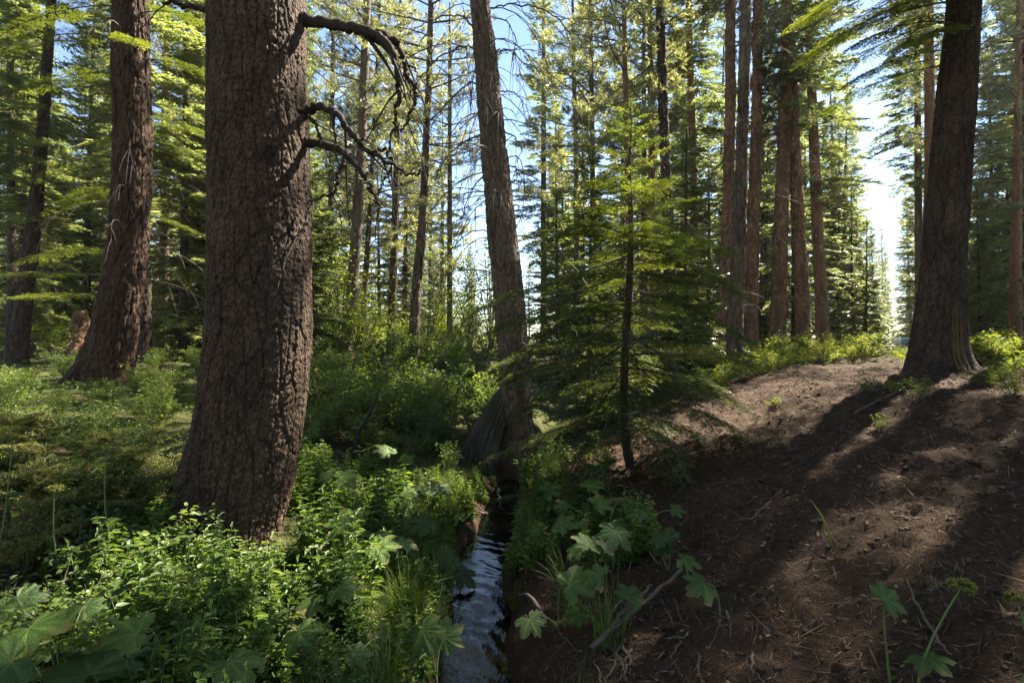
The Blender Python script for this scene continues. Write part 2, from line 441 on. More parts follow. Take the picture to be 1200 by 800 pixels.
def trunk_mesh(name, ctrl, mat, seg=20, fine_to=3.0, st=.15, st2=.5, plate=None, flare=.35, flare_h=.35, lobes=(), seed=0, knots=0):
    c = np.array(ctrl, float)
    H = c[-1, 2]
    zs = [-.35]
    while zs[-1] < H:
        zs.append(zs[-1] + (st if zs[-1] < fine_to else st2))
    zs[-1] = H
    zs = np.array(zs)
    cx, cyy, cr = (np.interp(zs, c[:, 2], c[:, k]) for k in (0, 1, 3))
    win = max(1, int(.5 / st))
    if win > 2 and len(zs) > win * 2:
        ker = np.ones(win) / win
        sm = lambda v: np.convolve(np.pad(v, (win, win), mode='edge'), ker, 'same')[win:-win]
        b = smooth((zs - fine_to + 1) / 1.0)
        cx, cyy, cr = (sm(v) * (1 - b) + v * b for v in (cx, cyy, cr))
    th = np.arange(seg) * 2 * math.pi / seg + math.pi / 2
    Z, T = np.meshgrid(zs, th, indexing='ij')
    R0 = cr[:, None] * np.ones_like(T)
    zc = np.maximum(Z, 0)
    R = R0 * (1 + flare * np.exp(-zc / flare_h) * (1 + .35 * np.sin(3 * T + seed) + .25 * np.sin(5 * T + seed * 2)))
    for (az, amt, hh, wid) in lobes:
        dth = np.abs((T - az + math.pi) % (2 * math.pi) - math.pi)
        R = R + R0 * amt * np.exp(-zc / hh) * np.exp(-(dth / wid) ** 2)
    R = R * (1 + .05 * fbm(T * 1.3 + 9, Z * .7, 2, seed + 3) * smooth((T - math.pi / 2) / .6) * smooth((math.pi * 2.5 - T) / .6))
    rm = float(np.interp(min(1.5, H / 2), c[:, 2], c[:, 3]))
    pid = np.full(T.shape, .5)
    if plate:
        w, h, amp = plate
        A = (T - math.pi / 2) * rm
        Zw = Z + .03 * vnoise(A * 6, Z * 3, seed + 5)
        Aw = A + .02 * vnoise(A * 7, Z * 5, seed + 6)
        e, pid, oz = plates(Aw, Zw, w, h, 2 * math.pi * rm, seed)
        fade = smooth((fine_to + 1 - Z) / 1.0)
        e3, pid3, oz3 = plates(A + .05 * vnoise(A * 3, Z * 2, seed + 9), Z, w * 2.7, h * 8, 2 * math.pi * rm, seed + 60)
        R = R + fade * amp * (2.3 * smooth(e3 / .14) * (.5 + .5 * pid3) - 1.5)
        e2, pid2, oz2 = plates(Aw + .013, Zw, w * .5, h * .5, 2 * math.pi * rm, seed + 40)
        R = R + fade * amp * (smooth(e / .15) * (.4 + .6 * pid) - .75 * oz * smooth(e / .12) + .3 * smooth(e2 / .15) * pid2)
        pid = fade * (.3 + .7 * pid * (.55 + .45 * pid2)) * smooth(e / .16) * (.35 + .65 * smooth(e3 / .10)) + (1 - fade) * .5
        R = R + fade * amp * (.5 * fbm(A * 60, Z * 45, 2, seed + 8) - 1.15)
    else:
        R = R * (1 + .035 * fbm(T * 6, Z * 2.5, 2, seed + 4))
    V = np.stack([cx[:, None] + R * np.cos(T), cyy[:, None] + R * np.sin(T), Z], -1)
    n = len(zs)
    i = np.arange(n - 1)[:, None]; j = np.arange(seg)[None]
    F = np.stack(np.broadcast_arrays(i * seg + j, i * seg + (j + 1) % seg, (i + 1) * seg + (j + 1) % seg, (i + 1) * seg + j), -1).reshape(-1, 4)
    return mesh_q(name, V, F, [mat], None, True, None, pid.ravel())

# ------------------------------------------------------------------ crowns
def dead_twigs(mb, r, axis_fn, z0, z1, n, Lr=(.5, 1.4), rad=.009, mi=1, curl=1.0, sub=3):
    for q in range(n):
        z = r.uniform(z0, z1); p0, rt = axis_fn(z)
        az = r.uniform(0, 2 * math.pi); L = r.uniform(*Lr)
        d = np.array([math.cos(az), math.sin(az), 0])
        s = np.linspace(0, 1, 7)[:, None]
        up = r.uniform(-.15, .45); dr = r.uniform(.3, 1.0) * curl
        side = np.array([-d[1], d[0], 0]) * r.uniform(-.35, .35)
        pts = p0 + d * (rt * .8 + s * L * (1 - .2 * dr * s)) + side * L * s ** 2 + np.array([0, 0, 1.0]) * L * (up * s - dr * s ** 2)
        mb.tube(pts, rad * L * (1.05 - s[:, 0] * .85) + .0015, 3, mi, r.rand())
        for k in range(sub):
            i = r.randint(2, 6); a = r.uniform(-1, 1); l2 = L * r.uniform(.2, .45)
            d2 = norm(pts[i] - pts[i - 1] + (rdir(r, 1)[0] * .6 + np.array([0, 0, -.25])) * L * .2)
            s2 = np.linspace(0, 1, 4)[:, None]
            p2 = pts[i] + d2 * s2 * l2 + np.array([0, 0, -1.0]) * l2 * .45 * s2 ** 2
            mb.tube(p2, .0045 * L * (1.05 - s2[:, 0] * .8) + .001, 3, mi, r.rand())

def fir_branch(mb, r, p0, az, L, pitch, curve, dens=1.0, tw=.5, bw=.042, bl=.75):
    d = np.array([math.cos(az), math.sin(az), 0]); sd_ = np.array([-d[1], d[0], 0]); zz = np.array([0, 0, 1.0])
    bend = r.uniform(-.2, .2)
    fn = lambda s: p0 + d * (s * L)[:, None] + sd_ * (bend * L * s ** 2)[:, None] + zz * (L * (pitch * s - curve * s ** 2))[:, None]
    s5 = np.linspace(0, 1, 5)
    mb.tube(fn(s5), .011 * L * (1.1 - s5), 3, 1, r.rand())
    m = max(4, int(L / .072 * dens))
    s = np.clip(np.linspace(.14, 1, m) + r.uniform(-.03, .03, m), .08, 1)
    s = np.concatenate([s, s]); sg = np.concatenate([np.ones(m), -np.ones(m)])
    keep = r.rand(2 * m) < .88
    s, sg = s[keep], sg[keep]; n = len(s)
    P = fn(s)
    ang = r.uniform(.7, 1.15, n)
    tl = np.clip(tw * L * (1 - s) * r.uniform(.7, 1.15, n) + .1, .09, .62)
    dz = r.uniform(-.35, .1, n)
    D = norm(d * np.cos(ang)[:, None] + sd_ * (sg * np.sin(ang))[:, None] + zz * dz[:, None])
    shade = r.rand()
    Pb, Db, Lb = [P], [D], [tl]
    for f in (.25, .45, .65):
        for q in (-1, 1):
            a2 = r.uniform(.5, .95, n)
            sd2 = norm(np.cross(D, zz))
            D2 = norm(D * np.cos(a2)[:, None] + sd2 * (q * np.sin(a2))[:, None] + zz * r.uniform(-.3, .1, n)[:, None])
            Pb.append(P + D * (tl * f)[:, None]); Db.append(D2); Lb.append(tl * (1 - f) * bl * r.uniform(.6, 1.1, n))
    P, D, Lq = np.concatenate(Pb), np.concatenate(Db), np.concatenate(Lb)
    N = norm(np.array([0, 0, 1.0]) + rdir(r, len(P)) * .75)
    mb.quads(blades(P, D, Lq, bw * r.uniform(.7, 1.3, len(P)), N), 0, np.clip(shade * .5 + r.rand(len(P)) * .6, 0, 1))

def fir_crown(seed, Hc, R, step=.36, nb=(3, 5), dens=1.0, droop=.28, prof=.75, dead=0, skirt=0.0, bw=.046):
    r = rs(seed); mb = MB(); z = 0.0
    while z < Hc - .25:
        t = z / Hc
        for k in range(r.randint(nb[0], nb[1] + 1)):
            L = R * (1 - t) ** prof * r.uniform(.55, 1.1) * (1 if t > .08 else r.uniform(.5, 1)) + .15
            pitch = -.12 + .75 * t + r.uniform(-.12, .12); cv = droop * (1 - t) * r.uniform(.4, 1.3)
            fir_branch(mb, r, np.array([0, 0, z + r.uniform(-.15, .15)]), r.uniform(0, 2 * math.pi), L, pitch, cv, dens, bw=bw)
        z += step * r.uniform(.7, 1.3)
    P = np.array([[0, 0, Hc - .5]] * 6); mb.quads(blades(P, norm(rdir(r, 6) * .4 + [0, 0, 1]), .5, .05, rdir(r, 6)), 0, .5)
    if dead:
        dead_twigs(mb, r, lambda zz: (np.array([0, 0, zz]), .06), -skirt, .5, dead, (.4, 1.5), .008, 1)
    return mb.mesh('fir_crown', [M['needle'], M['twig']])

def pine_crown(seed, Hc, R, step=.4, nb=(2, 4), tufts=13, dead=30, skirt=4.0, bl=.14, bw=.021):
    r = rs(seed); mb = MB(); z = 0.0; zz = np.array([0, 0, 1.0])
    while z < Hc - .2:
        t = z / Hc
        for k in range(r.randint(nb[0], nb[1] + 1)):
            L = R * (math.sin(math.pi * (.18 + .8 * t)) ** .7) * r.uniform(.55, 1.1) + .2
            az = r.uniform(0, 2 * math.pi); d = np.array([math.cos(az), math.sin(az), 0]); sv = np.array([-d[1], d[0], 0])
            pitch = r.uniform(-.15, .35) + .3 * t; cv = r.uniform(-.25, .15)
            s5 = np.linspace(0, 1, 6); b = r.uniform(-.25, .25)
            fn = lambda s: np.array([0, 0, z]) + d * (s * L)[:, None] + sv * (b * L * s ** 2)[:, None] + zz * (L * (pitch * s - cv * s ** 2))[:, None]
            pts = fn(s5); mb.tube(pts, .014 * L * (1.15 - s5) + .003, 3, 1, r.rand())
            nt_ = max(4, int(tufts * L / R * 1.2))
            st = r.uniform(.3, 1, nt_); tp = fn(st) + rdir(r, nt_) * np.array([.26, .26, .16]) * L * .8 * (1.1 - st[:, None] * .6)
            base = fn(np.clip(st - .12, 0, 1))
            for q in range(nt_):
                mb.tube(np.stack([base[q], (base[q] + tp[q]) / 2 + zz * -.02, tp[q]]), [.008, .006, .003], 3, 1, r.rand())
            nbl = 20
            P = np.repeat(tp, nbl, 0) + r.normal(0, .03, (nt_ * nbl, 3))
            ax = norm(np.repeat(tp - base, nbl, 0) + zz * .25)
            D = norm(ax * .6 + rdir(r, nt_ * nbl))
            sh = np.repeat(r.rand(nt_), nbl) * .6 + r.rand(nt_ * nbl) * .4
            mb.quads(blades(P, D, bl * r.uniform(.7, 1.25, len(P)), bw, rdir(r, len(P))), 0, sh)
        z += step * r.uniform(.6, 1.4)
    if dead:
        dead_twigs(mb, r, lambda q: (np.array([0, 0, q]), .08), -skirt, 1.0, dead, (.4, 1.4), .008, 1)
    return mb.mesh('pine_crown', [M['pine'], M['twig']])

CROWN = {}
CROWN['firA'] = (fir_crown(1, 15, 2.3, step=.44, dead=22, skirt=3.5), 15)
CROWN['firB'] = (fir_crown(2, 17, 2.6, step=.5, dead=26, skirt=4.0), 17)
CROWN['firC'] = (fir_crown(3, 12, 2.0, step=.34, dead=16, skirt=2.5), 12)
CROWN['firlow'] = (fir_crown(4, 9, 1.9, step=.26, nb=(4, 6), droop=.35, prof=.95), 9)
CROWN['firfull'] = (fir_crown(9, 17, 2.5, step=.34, nb=(4, 5), droop=.3, prof=.75), 17)
CROWN['firlow2'] = (fir_crown(5, 6, 1.5, step=.2, nb=(4, 6), droop=.3, prof=.9), 6)
CROWN['pineA'] = (pine_crown(6, 9, 1.7), 9)
CROWN['pineB'] = (pine_crown(7, 11, 1.9, step=.46, dead=40, skirt=6), 11)
CROWN['pineC'] = (pine_crown(8, 7, 1.4, dead=34, skirt=5), 7)

def to_z(v):
    return Vector(v).to_track_quat('Z', 'Y').to_euler()

def pixel_tree(name, label, d, pts, zc, crown, s, bark, group=None, seg=20, st=.15, fine_to=None, plate=None, flare=.3, flare_h=.4,
               lobes=(), seed=0, twigs=0, twz=None, twL=(.4, 1.2), curl=1.0, dy=0.0):
    """a trunk whose axis and thickness follow measured pixels at the distance d of its foot; crown above"""
    W = [pix(px, py, d) for (px, py, w) in pts]
    rad = [w / 2 / FPX * d for (_, _, w) in pts]
    bx = W[0][0]; bz = Hf(bx, d) - .05
    root = thing(name, label, 'tree', (bx, d, bz), group=group)
    ctrl = [(0, 0, -.4, rad[0])]
    for q, p in enumerate(W):
        z = p[2] - bz
        if q == 0: z = 0.0
        if z > ctrl[-1][2] + .05:
            ctrl.append((p[0] - bx, dy * z, z, rad[q]))
    a, b = np.array(ctrl[max(1, len(ctrl) - 3)][:3]), np.array(ctrl[-1][:3])
    v = norm(b - a); v = norm(v * [.8, .8, 1])
    Hc = CROWN[crown][1] * s if crown else 2.0
    Htot = max(zc + Hc, b[2] + 1.0)
    rtop = .03
    k = (Htot - b[2]) / v[2]
    for f in (.33, .66, 1.0):
        p = b + v * k * f; ctrl.append((p[0], p[1], p[2], ctrl[len(ctrl) - 1][3] if False else rad[-1] * (1 - f) + rtop * f))
    ft = fine_to if fine_to is not None else CAMZ + d * .62 - bz
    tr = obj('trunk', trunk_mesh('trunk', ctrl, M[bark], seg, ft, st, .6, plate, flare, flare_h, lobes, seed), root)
    c = np.array(ctrl)
    axis = lambda z: (np.array([np.interp(z, c[:, 2], c[:, 0]), np.interp(z, c[:, 2], c[:, 1]), z]), np.interp(z, c[:, 2], c[:, 3]))
    if crown:
        p = b + v * (zc - b[2]) / v[2] if zc > b[2] else axis(zc)[0]
        o = obj('crown', CROWN[crown][0], root, p, None, s)
        e = to_z(v); o.rotation_mode = 'QUATERNION'
        o.rotation_quaternion = Vector(v).to_track_quat('Z', 'Y') @ Matrix.Rotation(seed * 1.7, 4, 'Z').to_quaternion()
    if twigs:
        mb = MB(); r = rs(seed + 500)
        t0, t1 = twz if twz else (1.2, min(zc, ft))
        dead_twigs(mb, r, axis, t0, t1, twigs, twL, .008, 0, curl)
        obj('twig_skirt', mb.mesh('twig_skirt', [M['twig']]), root)['kind'] = 'stuff'
    return root, axis

# big scaly trunk on the creek's bank
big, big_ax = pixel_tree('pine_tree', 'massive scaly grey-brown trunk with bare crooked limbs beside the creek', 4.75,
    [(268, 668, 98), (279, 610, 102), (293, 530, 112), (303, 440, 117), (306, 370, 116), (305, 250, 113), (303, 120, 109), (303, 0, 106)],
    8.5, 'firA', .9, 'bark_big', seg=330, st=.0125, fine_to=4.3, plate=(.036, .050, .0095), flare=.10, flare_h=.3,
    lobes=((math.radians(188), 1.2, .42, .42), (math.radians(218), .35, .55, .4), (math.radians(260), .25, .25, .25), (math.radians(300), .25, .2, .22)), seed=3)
BIGD = 4.75

def limb(root, pts, rad, mat, d, k=7, sub=0, seed=0, name='dead_limb', depth=None):
    """a crooked limb through measured pixels; depth drifts toward the viewer or away along it"""
    r = rs(seed)
    P = np.array([pix(px, py, d + (depth[i] if depth is not None else 0)) for i, (px, py) in enumerate(pts)]) - np.array(root.location)
    t = np.linspace(0, 1, len(P)); tt = np.linspace(0, 1, len(P) * 6)
    P = np.stack([np.interp(tt, t, P[:, q]) for q in range(3)], -1)
    ker = np.array([1, 2, 3, 2, 1]) / 9.0
    for q in range(3):
        P[2:-2, q] = np.convolve(P[:, q], ker, 'valid')
    P[1:-1] += r.normal(0, .010, (len(P) - 2, 3))
    R = np.interp(tt, np.linspace(0, 1, len(rad)), rad) * r.uniform(.84, 1.16, len(tt)) * .88 + .003
    mb = MB(); mb.tube(P, R, k, 0, .5)
    for q in range(sub):
        i = r.randint(len(P) // 4, len(P) - 1); L = r.uniform(.15, .6)
        dd = norm(P[i] - P[i - 1]) * .5 + rdir(r, 1)[0] * .7 + np.array([0, 0, -.3])
        s = np.linspace(0, 1, 5)[:, None]
        mb.tube(P[i] + norm(dd) * L * s + np.array([0, 0, -1.0]) * L * .35 * s ** 2 + r.normal(0, .012, (5, 3)) * s, R[i] * .45 * (1.05 - s[:, 0] * .8) + .001, 4, 0, .5)
    obj(name, mb.mesh(name, [M[mat]], True), root)

limb(big, [(345, 22), (365, 24), (400, 31), (432, 37), (455, 50), (463, 72), (468, 100), (464, 130), (462, 150), (452, 180)], [.062, .05, .045, .036, .03, .024, .018, .012, .006], 'limb', BIGD, sub=5, seed=1, depth=[0, 0, -.05, -.1, -.15, -.15, -.1, -.1, -.1, -.1])
limb(big, [(425, 36), (455, 42), (465, 48), (474, 70), (476, 92), (488, 104), (487, 120), (478, 140), (470, 155)], [.03, .026, .022, .02, .02, .016, .014, .01, .006], 'limb', BIGD - .1, sub=4, seed=2)
limb(big, [(420, 32), (440, 48), (462, 62), (480, 78), (494, 90)], [.02, .016, .012, .008, .004], 'limb', BIGD - .05, sub=3, seed=3)
limb(big, [(350, 136), (362, 130), (372, 125), (386, 127), (400, 140), (412, 156), (424, 172), (445, 184), (468, 198), (484, 206), (498, 200)], [.05, .034, .03, .03, .026, .024, .022, .016, .012, .008, .004], 'limb', BIGD, sub=7, seed=4, depth=[0, 0, -.1, -.15, -.2, -.2, -.2, -.2, -.2, -.2, -.2])
limb(big, [(350, 165), (366, 166), (385, 171), (405, 178), (412, 190), (424, 203), (432, 215), (436, 228), (445, 240), (443, 258)], [.05, .04, .034, .026, .02, .016, .014, .012, .009, .004], 'limb', BIGD, sub=6, seed=5, depth=[0, 0, -.1, -.2, -.3, -.3, -.3, -.3, -.3, -.3])
limb(big, [(405, 178), (402, 192), (396, 206), (394, 222), (380, 230), (362, 236)], [.02, .016, .012, .012, .008, .004], 'limb', BIGD - .2, sub=3, seed=6)
limb(big, [(438, 178), (452, 176), (462, 188), (455, 205), (448, 215), (440, 232)], [.012, .01, .01, .008, .006, .003], 'limb', BIGD - .2, sub=3, seed=7)
limb(big, [(262, 14), (243, 13), (222, 7), (204, 3), (190, 4)], [.034, .026, .022, .018, .01], 'limb', BIGD + .2, sub=3, seed=8)
limb(big, [(330, -5), (334, 20), (338, 45), (333, 62), (334, 80)], [.01, .009, .009, .007, .004], 'limb', BIGD - .52, sub=2, seed=9)
limb(big, [(366, 236), (358, 262), (346, 282), (330, 296), (308, 310)], [.012, .012, .009, .007, .004], 'limb', BIGD - .5, sub=1, seed=10, depth=[.4, .25, .1, 0, 0])
limb(big, [(362, 136), (370, 145), (374, 158), (378, 168)], [.016, .012, .009, .005], 'limb', BIGD - .2, sub=2, seed=11)

# reddish furrowed tree further back on the same bank
tA, axA = pixel_tree('fir_tree', 'thick reddish furrowed trunk with swept base behind the massive trunk', 12.0,
    [(118, 452, 56), (128, 420, 54), (142, 350, 46), (150, 290, 42), (155, 200, 40), (154, 100, 39), (153, 0, 37)],
    9.0, 'firB', .9, 'bark_red', seg=110, st=.05, fine_to=8.5, plate=(.07, .19, .035), flare=.15, flare_h=.5,
    lobes=((math.radians(200), .5, .5, .5),), seed=5, twigs=26, twz=(2, 9), twL=(.5, 1.6))

# leaning tree on the hollow root over the creek
tC, axC = pixel_tree('pine_tree', 'leaning bare trunk standing on a hollow weathered root over the creek', 8.8,
    [(604, 552, 40), (606, 520, 40), (604, 470, 39), (603, 430, 38), (596, 350, 38), (588, 270, 35), (578, 170, 31), (570, 80, 27), (562, 0, 24)],
    9.0, 'pineC', 1.0, 'bark_grey', seg=110, st=.04, fine_to=7.6, plate=(.06, .085, .016), flare=.25, flare_h=.3, seed=7, twigs=75, twz=(1.9, 8.5), twL=(.5, 1.35), curl=1.15)
for q, (pp, rr) in enumerate([
        ([(560, 42), (545, 20), (520, 18), (495, 28), (470, 45)], [.018, .014, .012, .008, .003]),
        ([(565, 60), (545, 52), (515, 66), (490, 95), (478, 125)], [.018, .014, .012, .008, .003]),
        ([(570, 100), (550, 96), (525, 118), (505, 150)], [.016, .013, .009, .003]),
        ([(576, 160), (555, 160), (530, 175), (508, 210)], [.016, .012, .009, .003]),
        ([(580, 200), (560, 210), (545, 240), (535, 275)], [.014, .011, .008, .003]),
        ([(572, 10), (600, 4), (630, 8), (655, 22), (672, 48)], [.018, .014, .012, .008, .003]),
        ([(576, 20), (595, 25), (605, 45), (603, 70)], [.012, .01, .008, .003]),
        ([(580, 60), (600, 58), (612, 72), (608, 95)], [.012, .01, .007, .003]),
        ([(584, 108), (600, 106), (612, 118), (620, 132)], [.013, .01, .007, .003]),
        ([(588, 155), (602, 158), (612, 172), (606, 190)], [.011, .009, .007, .003]),
        ([(592, 195), (604, 195), (612, 210), (604, 228)], [.011, .009, .007, .003]),
        ([(596, 240), (606, 240), (612, 252), (606, 266)], [.011, .009, .006, .003])]):
    limb(tC, pp, rr, 'twig', 8.8, 4, 8, 40 + q, 'dead_branch', depth=[0] + list(rs(q).uniform(-.5, .3) * np.linspace(.2, 1, len(pp) - 1)))

def buttress(root, pts, rad, d, seed, flat=.6):
    """a grooved tongue of root wood"""
    P = np.array([pix(px, py, d + dz) for (px, py, dz) in pts]) - np.array(root.location)
    t = np.linspace(0, 1, len(P)); tt = np.linspace(0, 1, 60)
    P = np.stack([np.interp(tt, t, P[:, q]) for q in range(3)], -1)
    ker = np.ones(9) / 9
    for q in range(3): P[4:-4, q] = np.convolve(P[:, q], ker, 'valid')
    R = np.interp(tt, t, rad); k = 120
    th = np.arange(k) * 2 * math.pi / k
    T = norm(np.gradient(P, axis=0)); A = norm(np.cross(T, [0, 1.0, 0])); B = np.cross(T, A)
    gv = 1 - .22 * np.abs(np.sin(th[None] * 8 + 3 * vnoise(th[None] * 1.5, tt[:, None] * 2, seed))) ** 6 + .10 * fbm(th[None] * 9 + tt[:, None] * .8, tt[:, None] * 2.5, 3, seed) + .05 * np.sin(th[None] * 23 + 4 * vnoise(th[None] * 2, tt[:, None] * 3, seed + 1))
    rr = R[:, None] * gv
    V = P[:, None] + rr[..., None] * (np.cos(th)[None, :, None] * A[:, None] + flat * np.sin(th)[None, :, None] * B[:, None])
    i = np.arange(59)[:, None]; j = np.arange(k)[None]
    F = np.stack(np.broadcast_arrays(i * k + j, i * k + (j + 1) % k, (i + 1) * k + (j + 1) % k, (i + 1) * k + j), -1).reshape(-1, 4)
    o = obj('buttress_root', mesh_q('buttress_root', V, F, [M['root']], None, True), root)
    o['label'] = 'weathered grey grooved root tongue'

buttress(tC, [(594, 452, -.05), (584, 475, -.15), (570, 508, -.3), (558, 545, -.4), (550, 580, -.45)], [.07, .15, .23, .30, .34], 8.8, 3)
buttress(tC, [(614, 470, 0), (619, 500, -.05), (626, 530, -.15), (634, 565, -.2)], [.06, .10, .14, .18], 8.9, 9)

# dark tree on the soil slope
tD, axD = pixel_tree('fir_tree', 'stout dark trunk with split scar standing on the bare soil slope', 9.0,
    [(1096, 440, 60), (1098, 415, 56), (1104, 340, 47), (1108, 280, 44), (1114, 200, 43), (1122, 100, 39), (1130, 0, 34)],
    10.5, 'firB', .8, 'bark_dark', seg=120, st=.04, fine_to=6.6, plate=(.05, .075, .013), flare=.32, flare_h=.28,
    lobes=((math.radians(200), .7, .22, .4), (math.radians(275), .5, .25, .3), (math.radians(330), .5, .25, .35)), seed=9)
mb = MB(); r = rs(17)
for q in range(5):
    az = math.radians(-97 + q * 5 + r.uniform(-2, 2)); z1 = r.uniform(.7, 1.5)
    zz_ = np.linspace(-.05, z1, 14); P = []
    for z_ in zz_:
        a_, r_ = axD(z_); rr2 = r_ * (1 + .32 * math.exp(-max(z_, 0) / .28) * 1.15 + .45 * math.exp(-max(z_, 0) / .25)) - .012
        P.append(a_ + np.array([math.cos(az), math.sin(az), 0]) * rr2 + np.array([r.normal(0, .006), 0, 0]))
    mb.tube(P, np.interp(np.linspace(0, 1, 14), [0, .7, 1], [.028, .018, .004]) * r.uniform(.7, 1.2, 14), 5, 0, .5)
o = obj('bark_scar', mb.mesh('bark_scar', [plain_mat('torn_yellowish_wood', (.15, .105, .045), .85, .15, (.05, .035, .02), 0, 45, .9)], True), tD)
o['label'] = 'torn yellowish scar at the trunk foot'

# other measured trunks: label, d, pixels, crown base, crown, scale, bark, twigs
TREES = [
    ('fir_tree', 'slim dark trunk standing at the end of the pale dirt track', 16, [(19, 440, 24), (25, 380, 22), (35, 300, 19), (46, 200, 16), (54, 100, 14), (60, 0, 12)], 4.2, 'firB', .9, 'bark_dark', 20),
    ('fir_tree', 'very thin dark trunk close behind the slim trunk by the track', 18, [(12, 430, 12), (14, 330, 11), (13, 200, 9), (12, 80, 8)], 5.0, 'firC', 1.0, 'bark_dark', 14),
    ('fir_tree', 'shaded trunk hidden close behind the reddish furrowed trunk', 17, [(166, 420, 24), (168, 340, 20), (166, 250, 18), (166, 100, 16), (166, 0, 14)], 5.0, 'firA', 1.0, 'bark_dark', 14),
    ('pine_tree', 'pale grey slim trunk between the reddish and the massive trunks', 22, [(191, 415, 15), (192, 340, 13), (193, 250, 12), (194, 150, 10), (195, 0, 9)], 4.5, 'pineA', 1.3, 'bark_grey', 14),
    ('pine_tree', 'small dark pole trunk just past the massive trunk', 25, [(386, 420, 9), (387, 330, 8), (388, 200, 7), (390, 60, 6)], 4.5, 'pineC', 1.6, 'bark_dark', 20),
    ('pine_tree', 'leaning brown trunk behind the bare crooked limbs', 20, [(404, 412, 18), (412, 350, 16), (418, 270, 15), (423, 180, 13), (427, 90, 12), (430, 0, 11)], 6.0, 'pineB', 1.1, 'bark_grey', 26),
    ('pine_tree', 'thin shaded trunk touching the leaning brown trunk', 23, [(422, 410, 9), (428, 330, 8), (434, 240, 7), (440, 120, 6)], 5, 'pineC', 1.4, 'bark_dark', 14),
    ('pine_tree', 'straight dark trunk rising from the bright shrubs', 24, [(458, 405, 12), (461, 320, 11), (464, 220, 9), (467, 100, 8)], 4.5, 'pineA', 1.3, 'bark_dark', 18),
    ('pine_tree', 'forked-looking brown trunk leaning over the shrub thicket', 17, [(484, 425, 16), (487, 350, 14), (494, 270, 12), (499, 180, 10), (503, 80, 9), (505, 0, 8)], 5.0, 'pineB', 1.0, 'bark_grey', 26),
    ('pine_tree', 'slender pale trunk near the leaning trunk over the creek', 28, [(527, 370, 8), (527, 280, 7), (527, 180, 6), (527, 60, 5)], 4, 'pineB', 1.2, 'bark_grey', 20),
    ('pine_tree', 'thin straight trunk seen past the sky gap', 32, [(637, 390, 9), (637, 280, 8), (637, 160, 7), (637, 30, 5)], 5, 'firA', 1.15, 'bark_grey', 20),
    ('pine_tree', 'thin brown trunk behind the top of the young fir', 26, [(676, 390, 9), (676, 280, 8), (675, 170, 7), (672, 60, 6)], 5, 'pineA', 1.4, 'bark_grey', 20),
    ('pine_tree', 'grey trunk rising right behind the young fir sapling', 24, [(695, 390, 9), (695, 280, 8), (694, 150, 7), (692, 30, 6)], 6, 'pineC', 1.6, 'bark_grey', 16),
    ('pine_tree', 'tall thin trunk rising directly behind the young fir leader', 20, [(738, 400, 11), (737, 300, 9), (735, 180, 8), (732, 60, 7)], 6, 'pineA', 1.3, 'bark_pine', 22),
    ('pine_tree', 'narrow brown trunk between the young fir and the stout pine', 22, [(766, 395, 11), (765, 300, 10), (764, 180, 9), (762, 60, 8)], 8, 'pineA', 1.2, 'bark_pine', 18),
    ('fir_tree', 'stout shaded trunk behind the outer boughs of the young fir', 17, [(788, 400, 19), (785, 320, 17), (781, 220, 15), (777, 120, 14), (774, 20, 12)], 7.5, 'pineA', 1.1, 'bark_dark', 14),
    ('fir_tree', 'brown trunk in the gap beside the paired trunks', 21, [(816, 405, 12), (815, 300, 11), (812, 180, 10), (808, 50, 9)], 7, 'firC', 1.2, 'bark_pine', 12),
    ('fir_tree', 'reddish trunk half hidden behind the grey front trunk', 16, [(846, 410, 20), (850, 330, 18), (854, 220, 16), (856, 110, 15), (856, 0, 13)], 9.5, 'pineC', 1.2, 'bark_pine', 12),
    ('fir_tree', 'grey front trunk of the tight row beyond the soil slope', 12, [(860, 425, 23), (863, 350, 20), (867, 250, 18), (871, 130, 16), (874, 0, 15)], 8.5, 'pineC', 1.1, 'bark_grey', 16),
    ('pine_tree', 'brown trunk second in the row beyond the soil slope', 16, [(879, 412, 21), (881, 330, 19), (884, 230, 17), (887, 120, 15), (889, 0, 13)], 7.5, 'pineA', 1.0, 'bark_pine', 12),
    ('pine_tree', 'sunlit scaly pale trunk in the middle of the row', 16, [(911, 422, 23), (913, 340, 21), (916, 240, 19), (919, 160, 17), (921, 60, 15), (922, 0, 14)], 6.4, 'firA', .8, 'bark_pine', 8),
    ('pine_tree', 'smooth reddish trunk leaning slightly in the row', 16, [(942, 422, 20), (939, 340, 20), (935, 250, 18), (931, 170, 17), (926, 60, 14)], 6.6, 'pineB', 1.0, 'bark_pine', 8),
    ('fir_tree', 'dark reddish trunk ending the row before the meadow plants', 19, [(965, 412, 18), (962, 340, 16), (958, 270, 15), (953, 150, 13), (948, 30, 11)], 5.2, 'firB', .85, 'bark_pine', 8),
    ('pine_tree', 'slim sunlit trunk close behind the stout dark trunk', 19, [(1084, 405, 17), (1087, 320, 15), (1090, 200, 13), (1089, 90, 12), (1088, 0, 11)], 9, 'pineB', 1.0, 'bark_pine', 12),
    ('pine_tree', 'pale grey trunk behind the slim sunlit trunk', 27, [(1077, 400, 12), (1077, 320, 10), (1076, 220, 9), (1075, 80, 7)], 8, 'firC', 1.2, 'bark_grey', 10),
    ('pine_tree', 'brown trunk among pale firs beyond the yellow meadow', 22, [(1190, 400, 16), (1190, 320, 14), (1192, 220, 11), (1193, 100, 8), (1194, 20, 7)], 5.5, 'pineA', 1.2, 'bark_pine', 14),
]
